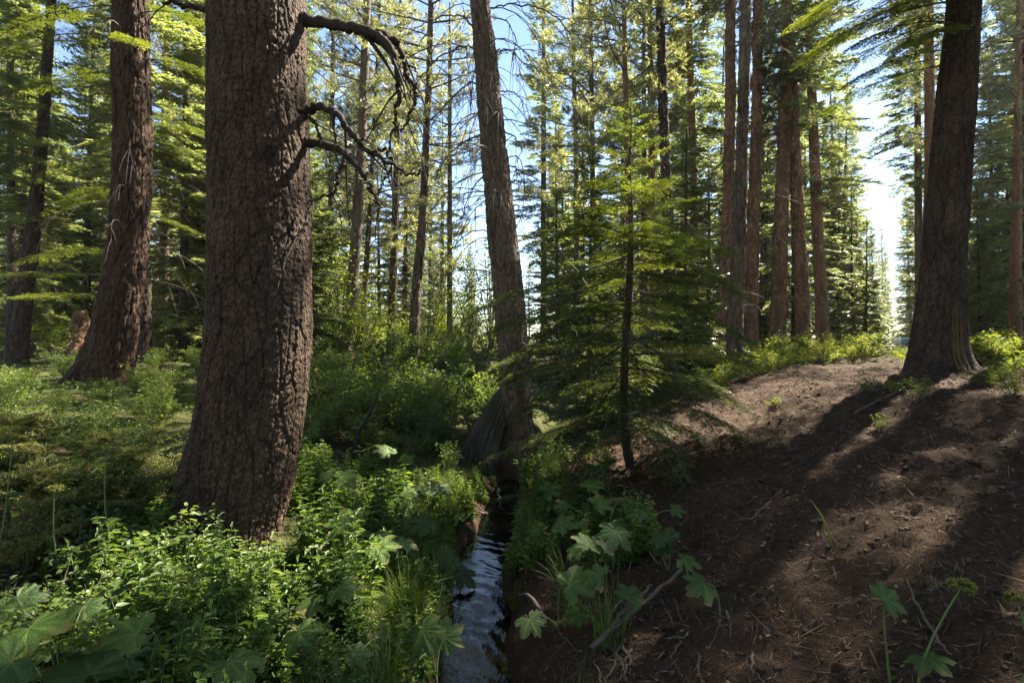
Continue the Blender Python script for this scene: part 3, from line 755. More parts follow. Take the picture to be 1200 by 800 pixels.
for q, (nm, lab, d, pts, zc, cr, s, bk, tw) in enumerate(TREES):
    pts = [(a_, b_, w_ * .84) for a_, b_, w_ in pts]
    pixel_tree(nm, lab, d, pts, zc, cr, s, bk, seg=40 if d < 18 else 20, st=.06 if d < 18 else .14, seed=20 + q, twigs=tw, twz=(1.2, max(zc, 4) + 2), plate=(.085, .15, .022) if d < 18 else None)

# ------------------------------------------------------------------ forest behind (shared meshes)
GEN = []
for (cr, zc, rb, bk) in [('firA', 3.0, .22, 'bark_dark'), ('firB', 4.0, .26, 'bark_pine'), ('firC', 1.8, .16, 'bark_dark'), ('firlow', .7, .12, 'bark_dark'),
                         ('firlow2', .35, .08, 'bark_dark'), ('pineA', 5.0, .17, 'bark_grey'), ('pineB', 6.0, .19, 'bark_pine'), ('pineC', 5.0, .14, 'bark_grey'), ('firfull', .9, .22, 'bark_dark'), ('firB', 7.0, .26, 'bark_dark'), ('pineB', 14.0, .27, 'bark_dark')]:
    Hc = CROWN[cr][1]
    tm = trunk_mesh('trunk', [(0, 0, -.4, rb), (0, 0, 1.5, rb * .85), (.04, .02, zc + Hc * .4, rb * .5), (0, 0, zc + Hc, .02)], M[bk], 12, 4, .3, .8, seed=len(GEN))
    GEN.append((tm, CROWN[cr][0], zc, cr))
G_FIR = ('tall forest fir standing in the wood beyond the creek', 'forest firs beyond the creek')
G_PIN = ('thin-crowned forest pine standing in the wood beyond the creek', 'forest pines beyond the creek')
G_YNG = ('young fir with boughs down to the ground in the wood beyond', 'young firs in the wood beyond')
placed = []
def gen_tree(k, x, y, s, az, tilt=0.0, lab=None):
    tm, cm, zc, cr = GEN[k]
    nm = 'pine_tree' if cr.startswith('pine') else 'fir_tree'
    L, G = lab if lab else (G_PIN if cr.startswith('pine') else (G_YNG if cr.startswith('firlow') else G_FIR))
    o = thing(nm, L, 'tree', (x, y, Hf(x, y) - .05), (tilt * math.cos(az * 3), tilt * math.sin(az * 3), az), G, s)
    obj('trunk', tm, o); obj('crown', cm, o, (0, 0, zc))
    placed.append((x, y))

rf = random.Random(8)
for t in TREES: placed.append(((t[3][0][0] - 600) / FPX * t[2], t[2]))
cnt = 0; tries = 0
while cnt < 250 and tries < 12000:
    tries += 1
    y = 19 + 75 * rf.random() ** 1.25
    x = rf.uniform(-1, 1) * (.93 * y + 3)
    px = 600 + x / y * FPX
    if min((x - a) ** 2 + (y - b) ** 2 for a, b in placed) < (2.1 + y * .012) ** 2: continue
    if px - 1050 / y < 630 and px + 1050 / y > 545 and y < 80: continue
    if 1002 < px < 1064 and y < 62: continue
    if 395 < px < 575 and y < 27: continue
    if x > 4 and 24 < y < 40 and rf.random() < .3: continue
    if 30 < px < 110 and y < 24: continue
    k = rf.choices(range(9), [3, 3, 3, 3, 1, 1, 1, 1, 7] if px > 640 else [2, 2, 3, 2, 1, 2, 2, 2, 5])[0]
    where = ('behind the reddish furrowed trunk' if px < 245 else 'behind the thicket and crooked limbs' if px < 595 else 'behind the young fir' if px < 835 else
             'behind the trunk row' if px < 985 else 'past the yellow meadow')
    kind = {'firA': 'slender tall fir', 'firB': 'broad tall fir', 'firC': 'narrow fir', 'firlow': 'bushy young fir', 'firlow2': 'small young fir', 'firfull': 'dense fir with low boughs',
            'pineA': 'thin-crowned pine', 'pineB': 'tall open-crowned pine', 'pineC': 'short-crowned pine'}[GEN[k][3]]
    gen_tree(k, x, y, rf.uniform(.85, 1.25), rf.uniform(0, 6.28), rf.uniform(0, .04), (kind + ' in the wood ' + where, kind + ' kind ' + where))
    cnt += 1
# young firs that the photograph shows singly
YF = [(1014, 27, 4, 1.0, 'feathery young fir in the sunlit gap beside the parked vehicle'),
      (1000, 30, 3, .95, 'broad young fir between the trunk row and the sunlit gap'),
      (1150, 25, 3, .8, 'dense young fir behind the yellow meadow plants'),
      (1172, 33, 3, 1.1, 'pale young fir behind the brown trunk beyond the meadow'),
      (980, 34, 3, 1.2, 'bushy fir behind the end of the trunk row'),
      (75, 24, 3, .9, 'spreading shaded fir behind the slim trunk by the track'),
      (235, 20, 3, .8, 'dark fir just behind the massive trunk'),
      (368, 16, 3, .75, 'dark-needled young fir peeking past the massive trunk'),
      (655, 16, 4, .9, 'shaded young fir crowding behind the leaning trunk'),
      (830, 24, 3, 1.0, 'sunlit young fir between the brown trunks'),
      (895, 26, 3, 1.1, 'young fir behind the sunlit scaly trunk'),
      (690, 10.5, 4, .8, 'small shaded fir growing close behind the young fir'),
      (805, 13, 4, .9, 'small fir between the young fir and the grey front trunk'),
      (1165, 30, 8, .9, 'dense tall fir behind the brown trunk and yellow meadow'),
      (1205, 36, 8, 1.1, 'dense far fir at the end of the yellow meadow'),
      (1004, 46, 8, .72, 'lower dense fir closing the sunlit gap'),
      (1000, 74, 8, .8, 'far fir low in the sunlit gap, seen past the broad young fir'),
      (1036, 82, 8, .78, 'farthest fir low in the sunlit gap'),
      (1090, 76, 8, .85, 'far fir mostly hidden by the stout dark trunk'),
      (1022, 64, 3, 1.0, 'far bushy young fir low in the sunlit gap'),
      (1024, 46, 8, .58, 'short dense fir behind the feathery young fir'),
      (1078, 64, 3, .95, 'bushy fir low behind the parked car'),
      (986, 35, 8, .95, 'tall dense fir at the edge of the sunlit gap'),
      (1062, 68, 8, .85, 'far dense fir behind the parked vehicle'),
      (1132, 40, 8, .95, 'dense far fir peeking past the stout dark trunk'),
      (30, 21, 8, .9, 'dense fir filling the gap past the slim trunk'),
      (215, 19, 8, .85, 'dense fir rising between the reddish and massive trunks'),
      (100, 27, 8, 1.0, 'dense fir behind the reddish broken stump'),
      (520, 46, 4, 1.3, 'small far fir next to the leaning bare trunk')]
for q, (px, d, k, s, lab) in enumerate(YF):
    gen_tree(k, (px - 600) / FPX * d, d, s, q * 1.3, .02, (lab, None))

# the wood goes on behind and beside the viewer
rb = random.Random(5)
for q, (x, y) in enumerate([(-9, -3), (-5, -7), (1.5, -8), (6, -5), (9.5, -1.5), (-12, 3), (-14, 8), (-8, 4.5), (-3.5, -3.2), (13, 2), (3, -13), (-10, -11), (10, -10)]):
    gen_tree(rb.choice([0, 1, 8, 6]), x, y, rb.uniform(1.0, 1.25), q * 1.9, .02, ('tall conifer of the wood behind the viewpoint', 'conifers behind the viewpoint'))
# shade trees standing just outside the view on the sun's side
for q, (x, y, k, s) in enumerate([(10.4, 7.0, 8, 1.0), (13.2, 9.0, 8, 1.1), (8.2, 4.6, 1, 1.0), (19, 13, 1, 1.1), (11.4, 11.8, 10, 1.0), (10.2, 9.3, 10, .95), (13.4, 12.4, 10, .9), (16.5, 17.0, 10, 1.0)]):
    gen_tree(k, x, y, s, q * 2.1, .02, ('tall conifer at the edge of the soil slope', 'conifers at the slope edge'))

# ------------------------------------------------------------------ near fir sprays with single needles
def needle_branch(mb, r, P, L, sp=.011, nl=.024, nw=.0036, twist=.0, tw=.42, tsp=.042, woodr=.006):
    """P: axis points of a bough; flat spray of twigs, every needle a sliver"""
    P = np.asarray(P, float); n = len(P); t = np.linspace(0, 1, n)
    f = lambda s: np.stack([np.interp(s, t, P[:, q]) for q in range(3)], -1)
    mb.tube(P, woodr * (1.1 - t) * max(L, .4) + .0012, 5, 1, .5)
    T = norm(np.gradient(P, axis=0)); zz = np.array([0, 0, 1.0])
    m = max(3, int(L * .9 / tsp)); A, D, TL = [], [], []
    for sg in (-1, 1):
        s = np.clip(np.linspace(.12, .99, m) + r.uniform(-.02, .02, m), 0, 1)
        s = s[r.rand(m) < .9]
        tt = norm(f(np.minimum(s + .03, 1)) - f(np.maximum(s - .03, 0)))
        sd_ = norm(np.cross(tt, zz))
        a = r.uniform(.75, 1.1, len(s))
        A.append(f(s)); D.append(norm(tt * np.cos(a)[:, None] + sd_ * (sg * np.sin(a))[:, None] + zz * r.uniform(-.25, .08, len(s))[:, None]))
        TL.append(np.clip(tw * L * (1 - s) ** .8 * r.uniform(.6, 1.1, len(s)) + .05, .04, .42))
    A, D, TL = np.concatenate(A), np.concatenate(D), np.concatenate(TL)
    # second order twigs
    A2, D2, T2 = [A], [D], [TL]
    big_ = TL > .13
    for fr in (.3, .5, .7):
        for sg in (-1, 1):
            sd_ = norm(np.cross(D[big_], zz)); a = r.uniform(.6, .95, big_.sum())
            A2.append(A[big_] + D[big_] * (TL[big_] * fr)[:, None])
            D2.append(norm(D[big_] * np.cos(a)[:, None] + sd_ * (sg * np.sin(a))[:, None] + zz * r.uniform(-.2, .05, big_.sum())[:, None]))
            T2.append(TL[big_] * (1 - fr) * .6)
    A, D, TL = np.concatenate(A2), np.concatenate(D2), np.concatenate(T2)
    A = np.concatenate([A, f(np.linspace(.3, .9, 5))]); D = np.concatenate([D, norm(f(np.linspace(.4, 1, 5)) - f(np.linspace(.3, .9, 5)))]); TL = np.concatenate([TL, np.full(5, L * .14)])
    S0 = norm(np.cross(D, zz))
    mb.quads(blades(A, D, TL, .004, np.cross(S0, D)), 1, .5)
    cnt_ = np.maximum(3, (TL / sp).astype(int)); idx = np.repeat(np.arange(len(A)), cnt_)
    s = r.rand(len(idx)); sg = np.where(r.rand(len(idx)) < .5, -1.0, 1.0)
    d = D[idx]; sd_ = S0[idx]; up = np.cross(sd_, d)
    base = A[idx] + d * (TL[idx] * s)[:, None] - zz * (.12 * TL[idx] * s ** 2)[:, None]
    nd_ = norm(d * r.uniform(.35, .75, len(idx))[:, None] + sd_ * sg[:, None] + up * r.uniform(-.1, .45, len(idx))[:, None])
    sh = r.rand() * .35
    mb.quads(blades(base, nd_, nl * r.uniform(.75, 1.2, len(idx)), nw, norm(up + rdir(r, len(idx)) * .4)), 0, np.clip(sh + r.rand(len(A))[idx] * .3 + r.rand(len(idx)) * .35, 0, 1))

def bough(r, p0, d, L, pitch, cv, n=9):
    s = np.linspace(0, 1, n)[:, None]; d = norm(np.asarray(d, float)); sv = np.array([-d[1], d[0], 0]) * r.uniform(-.18, .18)
    return p0 + d * L * s + sv * L * s ** 2 + np.array([0, 0, 1.0]) * L * (pitch * s - cv * s ** 2)

# the young fir at the creek
def sapling():
    d = 6.5; r = rs(77)
    pts = [(746, 563, 12), (738, 545, 12), (733, 515, 11), (731, 460, 10), (733, 400, 9), (738, 330, 8), (740, 260, 6), (737, 200, 4), (740, 150, 2.4), (739, 112, 1.2)]
    W = [pix(a, b, d) for a, b, _ in pts]
    root = thing('young_fir_tree', 'young fir with thin curved stem and wide drooping boughs over the creek', 'tree', (W[0][0], d, Hf(W[0][0], d) - .04))
    L0 = np.array(root.location)
    P = np.array(W) - L0; P[0, 2] = -.1
    tt = np.linspace(0, 1, 80); t = np.linspace(0, 1, len(P))
    P = np.stack([np.interp(tt, t, P[:, q]) for q in range(3)], -1)
    P[3:-3] = np.stack([np.convolve(P[:, q], np.ones(7) / 7, 'valid') for q in range(3)], -1)
    R = np.interp(tt, t, [w / 2 / FPX * d for _, _, w in pts]); R *= 1 + .06 * rs(5).normal(0, 1, len(R))
    V, F = tube(P, R, 10)
    obj('trunk', mesh_q('trunk', V, F, [M['bark_grey']], None, True), root)
    zs = P[:, 2]; ax = lambda z: np.array([np.interp(z, zs, P[:, q]) for q in range(3)])
    top = zs[-1]
    mbs = [MB() for _ in range(4)]
    z = .62; k = 0
    while z < top - .12:
        tf = z / top
        nb = r.choice([3, 4, 5, 5]) if tf < .85 else 3
        for q in range(nb):
            az = k * 2.4 + r.uniform(-.3, .3); k += 1
            L = (2.0 * (1 - tf) ** 1.0 * (.55 + .45 * min(1, z / 1.3)) + .18) * r.uniform(.6, 1.18)
            pitch = -.14 + .75 * tf ** 1.5 + r.uniform(-.22, .18); cv = .4 * (1 - tf) * r.uniform(.3, 1.4)
            needle_branch(mbs[k % 4], r, bough(r, ax(z + r.uniform(-.09, .09)), (math.cos(az), math.sin(az), 0), L, pitch, cv), L, sp=.0135, nl=.031, nw=.009)
        z += .155 * r.uniform(.8, 1.2) + .05 * tf
    # the boughs that reach across the leaning trunk and out over the slope
    for (a, b, c2, e, yy) in [((735, 300), (640, 335), (590, 345), (552, 368), -.5), ((734, 345), (660, 375), (610, 420), (590, 455), -.7), ((735, 340), (800, 352), (845, 380), (884, 402), -.4),
                              ((734, 400), (690, 435), (640, 470), (598, 494), -.9), ((734, 390), (790, 425), (825, 450), (850, 478), -.6), ((735, 250), (780, 262), (830, 285), (868, 300), -.2),
                              ((736, 270), (690, 262), (640, 280), (600, 300), .2), ((734, 430), (700, 480), (675, 520), (662, 548), -.7), ((735, 320), (670, 345), (610, 372), (565, 395), -.8), ((734, 370), (680, 400), (630, 432), (596, 452), -1.0), ((735, 290), (800, 300), (850, 330), (880, 352), -.5), ((734, 420), (775, 452), (812, 470), (836, 505), -.9)]:
        q = np.array([pix(*p, d + yy * f) for p, f in zip((a, b, c2, e), (0, .35, .7, 1))]) - L0
        t4 = np.linspace(0, 1, 4); t12 = np.linspace(0, 1, 12)
        q = np.stack([np.interp(t12, t4, q[:, i]) for i in range(3)], -1)
        q[1:-1] = (q[:-2] + 2 * q[1:-1] + q[2:]) / 4
        needle_branch(mbs[0], r, q, np.linalg.norm(q[-1] - q[0]), sp=.011, nl=.031, nw=.009)
    for m_ in mbs:
        obj('bough', m_.mesh('bough', [M['needle_near'], M['twig']]), root)
    mb = MB()
    dead_twigs(mb, r, lambda z: (ax(z), .03), .35, 2.2, 22, (.3, 1.0), .007, 0, .8)
    obj('twig_skirt', mb.mesh('twig_skirt', [M['twig']]), root)['kind'] = 'stuff'
sapling()

def near_boughs(root, axis, specs, seed, nl=.036, nw=.0125, sp=.014, tw=.42):
    r = rs(seed)
    for (z, az, L, pitch, cv) in specs:
        mb = MB(); p0, rt = axis(z); a = math.radians(az)
        dd = np.array([math.cos(a), math.sin(a), 0])
        needle_branch(mb, r, bough(r, p0 + dd * rt * .8, dd, L, pitch, cv), L, sp=sp, nl=nl, nw=nw, tw=tw, tsp=.06)
        obj('live_bough', mb.mesh('live_bough', [M['needle_near'], M['twig']]), root)
near_boughs(tD, axD, [(6.2, 185, 2.3, -.1, .35), (6.7, 205, 2.6, -.12, .4), (6.9, 170, 2.5, -.1, .4), (7.2, 215, 2.3, -.15, .4), (5.7, 165, 1.9, -.05, .4), (7.5, 190, 2.7, -.1, .45), (6.4, 230, 2.2, -.1, .4), (7.0, 195, 2.2, -.3, .35),
                      (7.0, 350, 1.6, 0, .4), (7.3, 20, 1.7, 0, .4), (7.6, 330, 1.9, .05, .5), (7.8, 240, 2.4, -.2, .4), (7.7, 180, 2.9, -.2, .35), (5.6, 200, 2.2, -.05, .3), (6.0, 175, 2.5, -.1, .3), (6.5, 220, 2.5, -.15, .35), (5.9, 240, 2.0, -.1, .35), (6.6, 188, 2.8, -.12, .3), (5.2, 190, 2.0, -.1, .3), (5.4, 215, 2.3, -.15, .3), (5.0, 168, 1.9, -.05, .3), (6.1, 196, 2.7, -.2, .3), (6.9, 345, 2.0, -.1, .4), (6.7, 315, 1.8, -.1, .4), (7.1, 205, 3.0, -.25, .3)], 301)
near_boughs(tA, axA, [(6.6, 180, 2.0, .1, .35), (6.9, 0, 2.0, -.05, .3), (5.6, 350, 1.8, 0, .3), (7.3, 200, 2.3, .05, .4), (7.8, 340, 2.2, 0, .35), (4.8, 190, 1.7, .1, .4), (6.2, 230, 1.7, .05, .4),
                      (7.0, 300, 1.9, 0, .4), (5.2, 20, 1.7, 0, .35), (8.3, 260, 2.0, 0, .4), (4.2, 170, 1.8, .05, .35), (3.6, 10, 1.3, 0, .4), (8.0, 180, 2.4, .1, .4), (1.9, 185, 2.2, .1, .12), (2.3, 205, 2.4, .12, .2), (2.9, 180, 2.0, .1, .3)], 302, .036, .011, .018)

# ------------------------------------------------------------------ undergrowth
def bush_mesh(seed, h, w, n, mat, ll=.05, lw=.03, stems=9, clump=.12):
    r = rs(seed); mb = MB(); tips = []
    for k in range(stems):
        a = r.uniform(0, 6.28); rr = r.uniform(.1, 1) ** .7 * w; hh = h * r.uniform(.55, 1.05)
        s = np.linspace(0, 1, 6)[:, None]
        pts = np.array([math.cos(a), math.sin(a), 0]) * (rr * s ** 1.3 + r.uniform(0, .06)) + np.array([0, 0, 1.0]) * hh * (s * 1.15 - .15 * s ** 2)
        mb.tube(pts, .008 * (1.15 - s[:, 0]) * h + .0012, 3, 1, .5)
        for q in range(5):
            i = r.randint(2, 6); e = pts[i] + rdir(r, 1, -.2, .8)[0] * h * .28
            mb.tube(np.stack([pts[i], (pts[i] + e) / 2, e]), [.004, .003, .0012], 3, 1, .5); tips.append((pts[i], e))
        tips.append((pts[3], pts[5]))
    A = np.array([t[0] for t in tips]); B = np.array([t[1] for t in tips])
    i = r.randint(0, len(A), n); s = r.uniform(.1, 1, n)[:, None]
    P = A[i] * (1 - s) + B[i] * s + r.normal(0, clump * .35, (n, 3)) * h
    P[:, 2] = np.maximum(P[:, 2], .03)
    D = rdir(r, n, -.5, .4); N = norm(rdir(r, n) * .8 + [0, 0, 1.0])
    sh = np.clip(r.rand(len(A))[i] * .5 + r.rand(n) * .5, 0, 1)
    L = ll * r.uniform(.6, 1.3, n)
    mb.quads(leaves(P, D, N, L, L * lw / ll * r.uniform(.85, 1.15, n)), 0, np.concatenate([sh, sh]))
    return mb.mesh('foliage', [M[mat], M['twig']])

def herb_mesh(seed, h, mat, stems=5, pairs=9, ll=.07, lw=.032, spread=.12, top=True):
    r = rs(seed); mb = MB()
    for k in range(stems):
        a = r.uniform(0, 6.28); ln = r.uniform(.05, .3); hh = h * r.uniform(.6, 1.05); o = rdir(r, 1, 0, 0)[0] * spread * r.rand()
        s = np.linspace(0, 1, 7)[:, None]; dv = np.array([math.cos(a), math.sin(a), 0])
        f = lambda q: o + dv * ln * hh * q ** 1.6 + np.array([0, 0, 1.0]) * hh * q
        mb.tube(f(s), .0035 * (1.3 - s[:, 0]) + .0008, 4, 1, .5)
        for q in range(pairs):
            t = .15 + .85 * q / (pairs - 1); az = q * 1.57 + r.uniform(-.3, .3)
            for sg in (0, math.pi):
                d = np.array([[math.cos(az + sg), math.sin(az + sg), r.uniform(-.1, .5)]])
                L = ll * (1.15 - .6 * t) * r.uniform(.75, 1.25)
                v = r.rand()
                mb.quads(leaves(f(np.array([[t]])), d, np.array([[0, 0, 1.0]]) + rdir(r, 1) * .3, L, L * lw / ll, .18, .25), 0, v)
                if L > .05:      # small axil leaves
                    p = f(np.array([[t]])) + d * L * .25
                    mb.quads(leaves(p, d + rdir(r, 1) * .7, np.array([[0, 0, 1.0]]) + rdir(r, 1) * .4, L * .5, L * .25, .18, .2), 0, min(1, v + .2))
    return mb.mesh('foliage', [M[mat], M['stem']])

def grass_mesh(seed, n, h, w, mat='grass', wid=.006):
    r = rs(seed); Q = []
    a = r.uniform(0, 6.28, n); rr = w * r.rand(n) ** .6
    P = np.stack([np.cos(a) * rr, np.sin(a) * rr, np.zeros(n)], -1)
    dv = norm(np.stack([np.cos(a), np.sin(a), np.zeros(n)], -1) + rdir(r, n, 0, 0) * .8)
    hh = h * r.uniform(.5, 1.1, n)[:, None]; ln = r.uniform(.1, .8, n)[:, None]; sv = np.cross(dv, [0, 0, 1.0]) * wid / 2
    sv = norm(sv + rdir(r, n, 0, 0) * .002) * wid / 2
    f = lambda t: P + dv * ln * hh * t ** 2 + np.array([0, 0, 1.0]) * hh * (t - .35 * ln * t ** 3)
    ts = [0, .35, .7, 1.0]; ws = [1, .9, .6, .05]; sh = r.rand(n); mb = MB()
    for i in range(3):
        mb.quads(np.stack([f(ts[i]) - sv * ws[i], f(ts[i]) + sv * ws[i], f(ts[i + 1]) + sv * ws[i + 1], f(ts[i + 1]) - sv * ws[i + 1]], 1), 0, sh)
    return mb.mesh('blade_tuft', [M[mat]])

def feather_mesh(seed, h, mat='dry', fronds=8):
    """feathery, much divided plant"""
    r = rs(seed); mb = MB()
    for k in range(fronds):
        a = r.uniform(0, 6.28); dv = np.array([math.cos(a), math.sin(a), 0]); hh = h * r.uniform(.6, 1.1); ln = r.uniform(.3, .9)
        f = lambda s: dv * (ln * hh * s ** 1.5)[:, None] + np.array([0, 0, 1.0]) * (hh * (s - .3 * s ** 3))[:, None]
        s6 = np.linspace(0, 1, 6); mb.tube(f(s6), .003 * (1.2 - s6) + .0006, 3, 1, .5)
        s = np.repeat(np.linspace(.3, 1, 14), 2); sg = np.tile([-1, 1], 14); T = norm(f(np.minimum(s + .05, 1.05)) - f(s - .02)); S = norm(np.cross(T, [0, 0, 1.0]))
        D = norm(S * sg[:, None] + T * .5 + rdir(r, 28) * .2); L = .24 * hh * (1.25 - s) + .03
        for g in np.linspace(.2, 1, 6):
            for q in (-1, 1):
                D2 = norm(D * .6 + np.cross(D, rdir(r, 28)) * q)
                p = f(s) + D * (L * g)[:, None]
                mb.quads(leaves(p, D2, np.array([0, 0, 1.0]) + rdir(r, 28) * .5, .028 * r.uniform(.6, 1.3, 28), .012), 0, np.tile(r.rand(28), 2))
    return mb.mesh('foliage', [M[mat], M['stem']])

BUSH = [bush_mesh(60 + i, h, w, n, 'bush', .055, .034) for i, (h, w, n) in enumerate([(.9, .55, 850), (.7, .5, 700), (1.1, .6, 1000), (.55, .5, 600)])]
BRIGHT = [bush_mesh(70 + i, h, w, n, 'aspen', .06, .042, 8, .2) for i, (h, w, n) in enumerate([(1.5, .8, 900), (2.4, 1.0, 1300), (1.0, .7, 700)])]
YEL = [bush_mesh(80 + i, h, w, n, 'yellow', .06, .026, 10, .12) for i, (h, w, n) in enumerate([(.42, .32, 260), (.32, .3, 200), (.55, .35, 320)])]
HERB = [herb_mesh(90 + i, h, 'herb', st, pr, ll, lw) for i, (h, st, pr, ll, lw) in enumerate([(.55, 6, 8, .12, .055), (.42, 6, 6, .11, .062), (.65, 5, 10, .11, .036), (.3, 7, 5, .085, .065)])]
GRASS = [grass_mesh(100 + i, n, h, w) for i, (n, h, w) in enumerate([(90, .45, .12), (70, .32, .1), (60, .6, .12)])]
FEATH = [feather_mesh(110 + i, h) for i, h in enumerate([.5, .65, .4])]

NEARCLEAR = []
LOOK = {}
for lst, words in ((HERB, ('tall broad-leaved', 'short oval-leaved', 'tall narrow-leaved', 'low round-leaved')), (BUSH, ('medium', 'rounded', 'tall', 'low spreading')), (BRIGHT, ('mid-high', 'tall', 'low')),
                   (YEL, ('bushy', 'low', 'tall')), (GRASS, ('thick', 'short', 'long thin')), (FEATH, ('mid-high', 'tall', 'low'))):
    for me_, w_ in zip(lst, words): LOOK[me_.name] = w_
def plant(name, me, label, group, x, y, s, r, part='foliage', sink=.02, cat='plant'):
    w_ = LOOK[me.name]; label = w_ + ' ' + label; group = w_ + ' ' + group
    o = thing(name, label, cat, (x, y, Hf(x, y) - sink), (r.uniform(-.08, .08), r.uniform(-.08, .08), r.uniform(0, 6.28)), group, s * r.uniform(.85, 1.15))
    obj(part, me, o)
    return o

r = rs(900)
def creek_x(y): return float(np.interp(y, CYS, CXS))
def top_py(x, y, h): return HZ + (CAMZ - Hf(x, y) - h) / y * FPX
# thicket of bushes upstream on the bank of the massive trunk
n = 0
while n < 130:
    y = r.uniform(6.0, 19); x = creek_x(min(y, 12)) - .55 - r.rand() ** .8 * (4.2 + .35 * (y - 6))
    px = 600 + x / y * FPX
    if px < 330 or math.hypot(x - BIG[0], y - BIG[1]) < 1.3: continue
    if math.hypot(x - 0, y - 8.8) < .75 or (534 < px < 600 and y < 8.9): continue
    s = r.uniform(.55, 1.0) if y < 9 else r.uniform(.7, 1.3)
    if y < 8: s *= .75
    plant('leafy_bush', BUSH[r.randint(4)], 'dense small-leaved green bush in the thicket upstream of the massive trunk', 'bushes of the creekside thicket', x, y, s, r, cat='bush')
    n += 1
# bushes behind and left of the massive trunk
n = 0
while n < 75:
    y = r.uniform(6.2, 19); x = -2.6 - r.rand() * (y * .62)
    px = 600 + x / y * FPX
    if px > 235 or px < -40 or (px < 120 and 15 < y): continue
    if math.hypot(x + 8.6, y - 12) < .9: continue
    plant('low_bush', BUSH[r.randint(4)], 'low shaded bush growing around the reddish furrowed trunk', 'bushes round the reddish trunk', x, y, r.uniform(.3, .7), r, cat='bush')
    n += 1
# bright broadleaf shrubs in the clearing
n = 0
while n < 84:
    y = r.uniform(19, 42); px = r.choice([r.uniform(375, 590), r.uniform(375, 590), r.uniform(-10, 125), r.uniform(165, 240)])
    x = (px - 600) / FPX * y
    plant('broadleaf_shrub', BRIGHT[r.randint(3)], 'bright yellow-green broadleaf shrub in the sunlit clearing', 'shrubs in the clearing', x, y, r.uniform(.9, 2.0) if 375 < px else r.uniform(.7, 1.2), r, cat='shrub')
    n += 1
n = 0
while n < 34:
    y = r.uniform(15, 34); px = r.uniform(650, 860); x = (px - 600) / FPX * y
    plant('forest_shrub', BRIGHT[r.randint(3)], 'light green shrub between the trunks behind the young fir', 'shrubs behind the young fir', x, y, r.uniform(.5, 1.0), r, cat='shrub')
    n += 1
# yellow meadow plants on the plateau
n = 0
while n < 230:
    y = 9.6 + 10 * r.rand() ** 1.3; px = r.uniform(830, 1215); x = (px - 600) / FPX * y
    if px > 1040 and y < 9.6: continue
    if y < 10.8 and px < 1120: continue
    if 1015 < px < 1085 and y > 12.5: continue
    plant('meadow_plant', YEL[r.randint(3)], 'yellow-green leafy plant in the meadow strip beyond the soil slope', 'meadow plants beyond the soil slope', x, y, r.uniform(.7, 1.2) * (.5 if 1015 < px < 1085 else 1), r)
    n += 1
for (px, py, s) in [(1150, 452, .8), (1175, 446, .9), (1165, 430, .9), (1190, 470, .6), (1050, 460, .5), (1015, 462, .45), (1080, 470, .5), (905, 478, .35), (1030, 505, .35), (1195, 440, 1)]:
    g = ground_at(px, py)
    plant('slope_sprig', YEL[r.randint(3)], 'small yellow-green sprig rooted in the bare soil slope', 'sprigs on the soil slope', g[0], g[1], s, r)
# herbs of the near bank
n = 0
while n < 210:
    y = 1.9 + 5.0 * r.rand() ** .85; u = -.30 - 2.2 * r.rand() ** 1.1
    x = creek_x(y) + u; px = 600 + x / y * FPX
    if px < 150 or math.hypot(x - BIG[0], y - BIG[1]) < .75: continue
    if px < 330 and y > 3.6: continue
    hmax = .8 if u < -.8 else .55
    plant('leafy_herb', HERB[r.randint(4)], 'fresh green leafy herb crowding the creek edge before the massive trunk', 'herbs on the creek bank', x, y, hmax * r.uniform(.75, 1.2), r)
    n += 1
n = 0
while n < 46:
    y = r.uniform(3.2, 8.2); x = creek_x(y) - np.interp(y, CYS, CWS) - .08 - .25 * r.rand()
    plant('waterside_herb', HERB[r.randint(4)], 'green herb overhanging the waterline of the creek', 'herbs overhanging the creek', x, y, r.uniform(.35, .6), r)
    n += 1
n = 0
while n < 70:
    y = r.uniform(2.6, 7.2); x = creek_x(y) + (-.32 - .5 * r.rand() if r.rand() < .75 else .38 + .4 * r.rand())
    plant('grass_tuft', GRASS[r.randint(3)], 'tuft of thin green grass on the creek edge', 'grass tufts on the creek edge', x, y, r.uniform(.5, .9), r, 'blade_tuft', cat='grass')
    n += 1
# shaded growth at the foot of the massive trunk
n = 0
while n < 75:
    y = r.uniform(2.3, 6.2); x = -.8 - r.rand() * (y * .62); px = 600 + x / y * FPX
    if px > 290 or px < -30 or math.hypot(x - BIG[0], y - BIG[1]) < .62: continue
    plant('shade_herb', HERB[r.choice([0, 1, 2, 3])] if r.rand() < .8 else BUSH[3], 'small-leaved shaded plant at the foot of the massive trunk', 'plants at the massive trunk foot', x, y, r.uniform(.5, .85), r)
    n += 1
for q in range(34):
    a = r.uniform(-2.6, .3); dd_ = r.uniform(.6, 1.15); x = BIG[0] + dd_ * math.cos(a); y = BIG[1] + dd_ * math.sin(a)
    plant('shade_herb', HERB[r.choice([1, 3, 2])], 'small-leaved shaded plant at the foot of the massive trunk', 'plants at the massive trunk foot', x, y, r.uniform(.4, .8), r)
n = 0
while n < 46:
    y = r.uniform(3.6, 7.5); x = -2.9 - r.rand() * (y * .5); px = 600 + x / y * FPX
    if px > 215 or px < -40: continue
    plant('feathery_plant', FEATH[r.randint(3)], 'feathery yellowish dry plant in the shade beside the massive trunk', 'feathery plants beside the massive trunk', x, y, r.uniform(.7, 1.1), r)
    n += 1
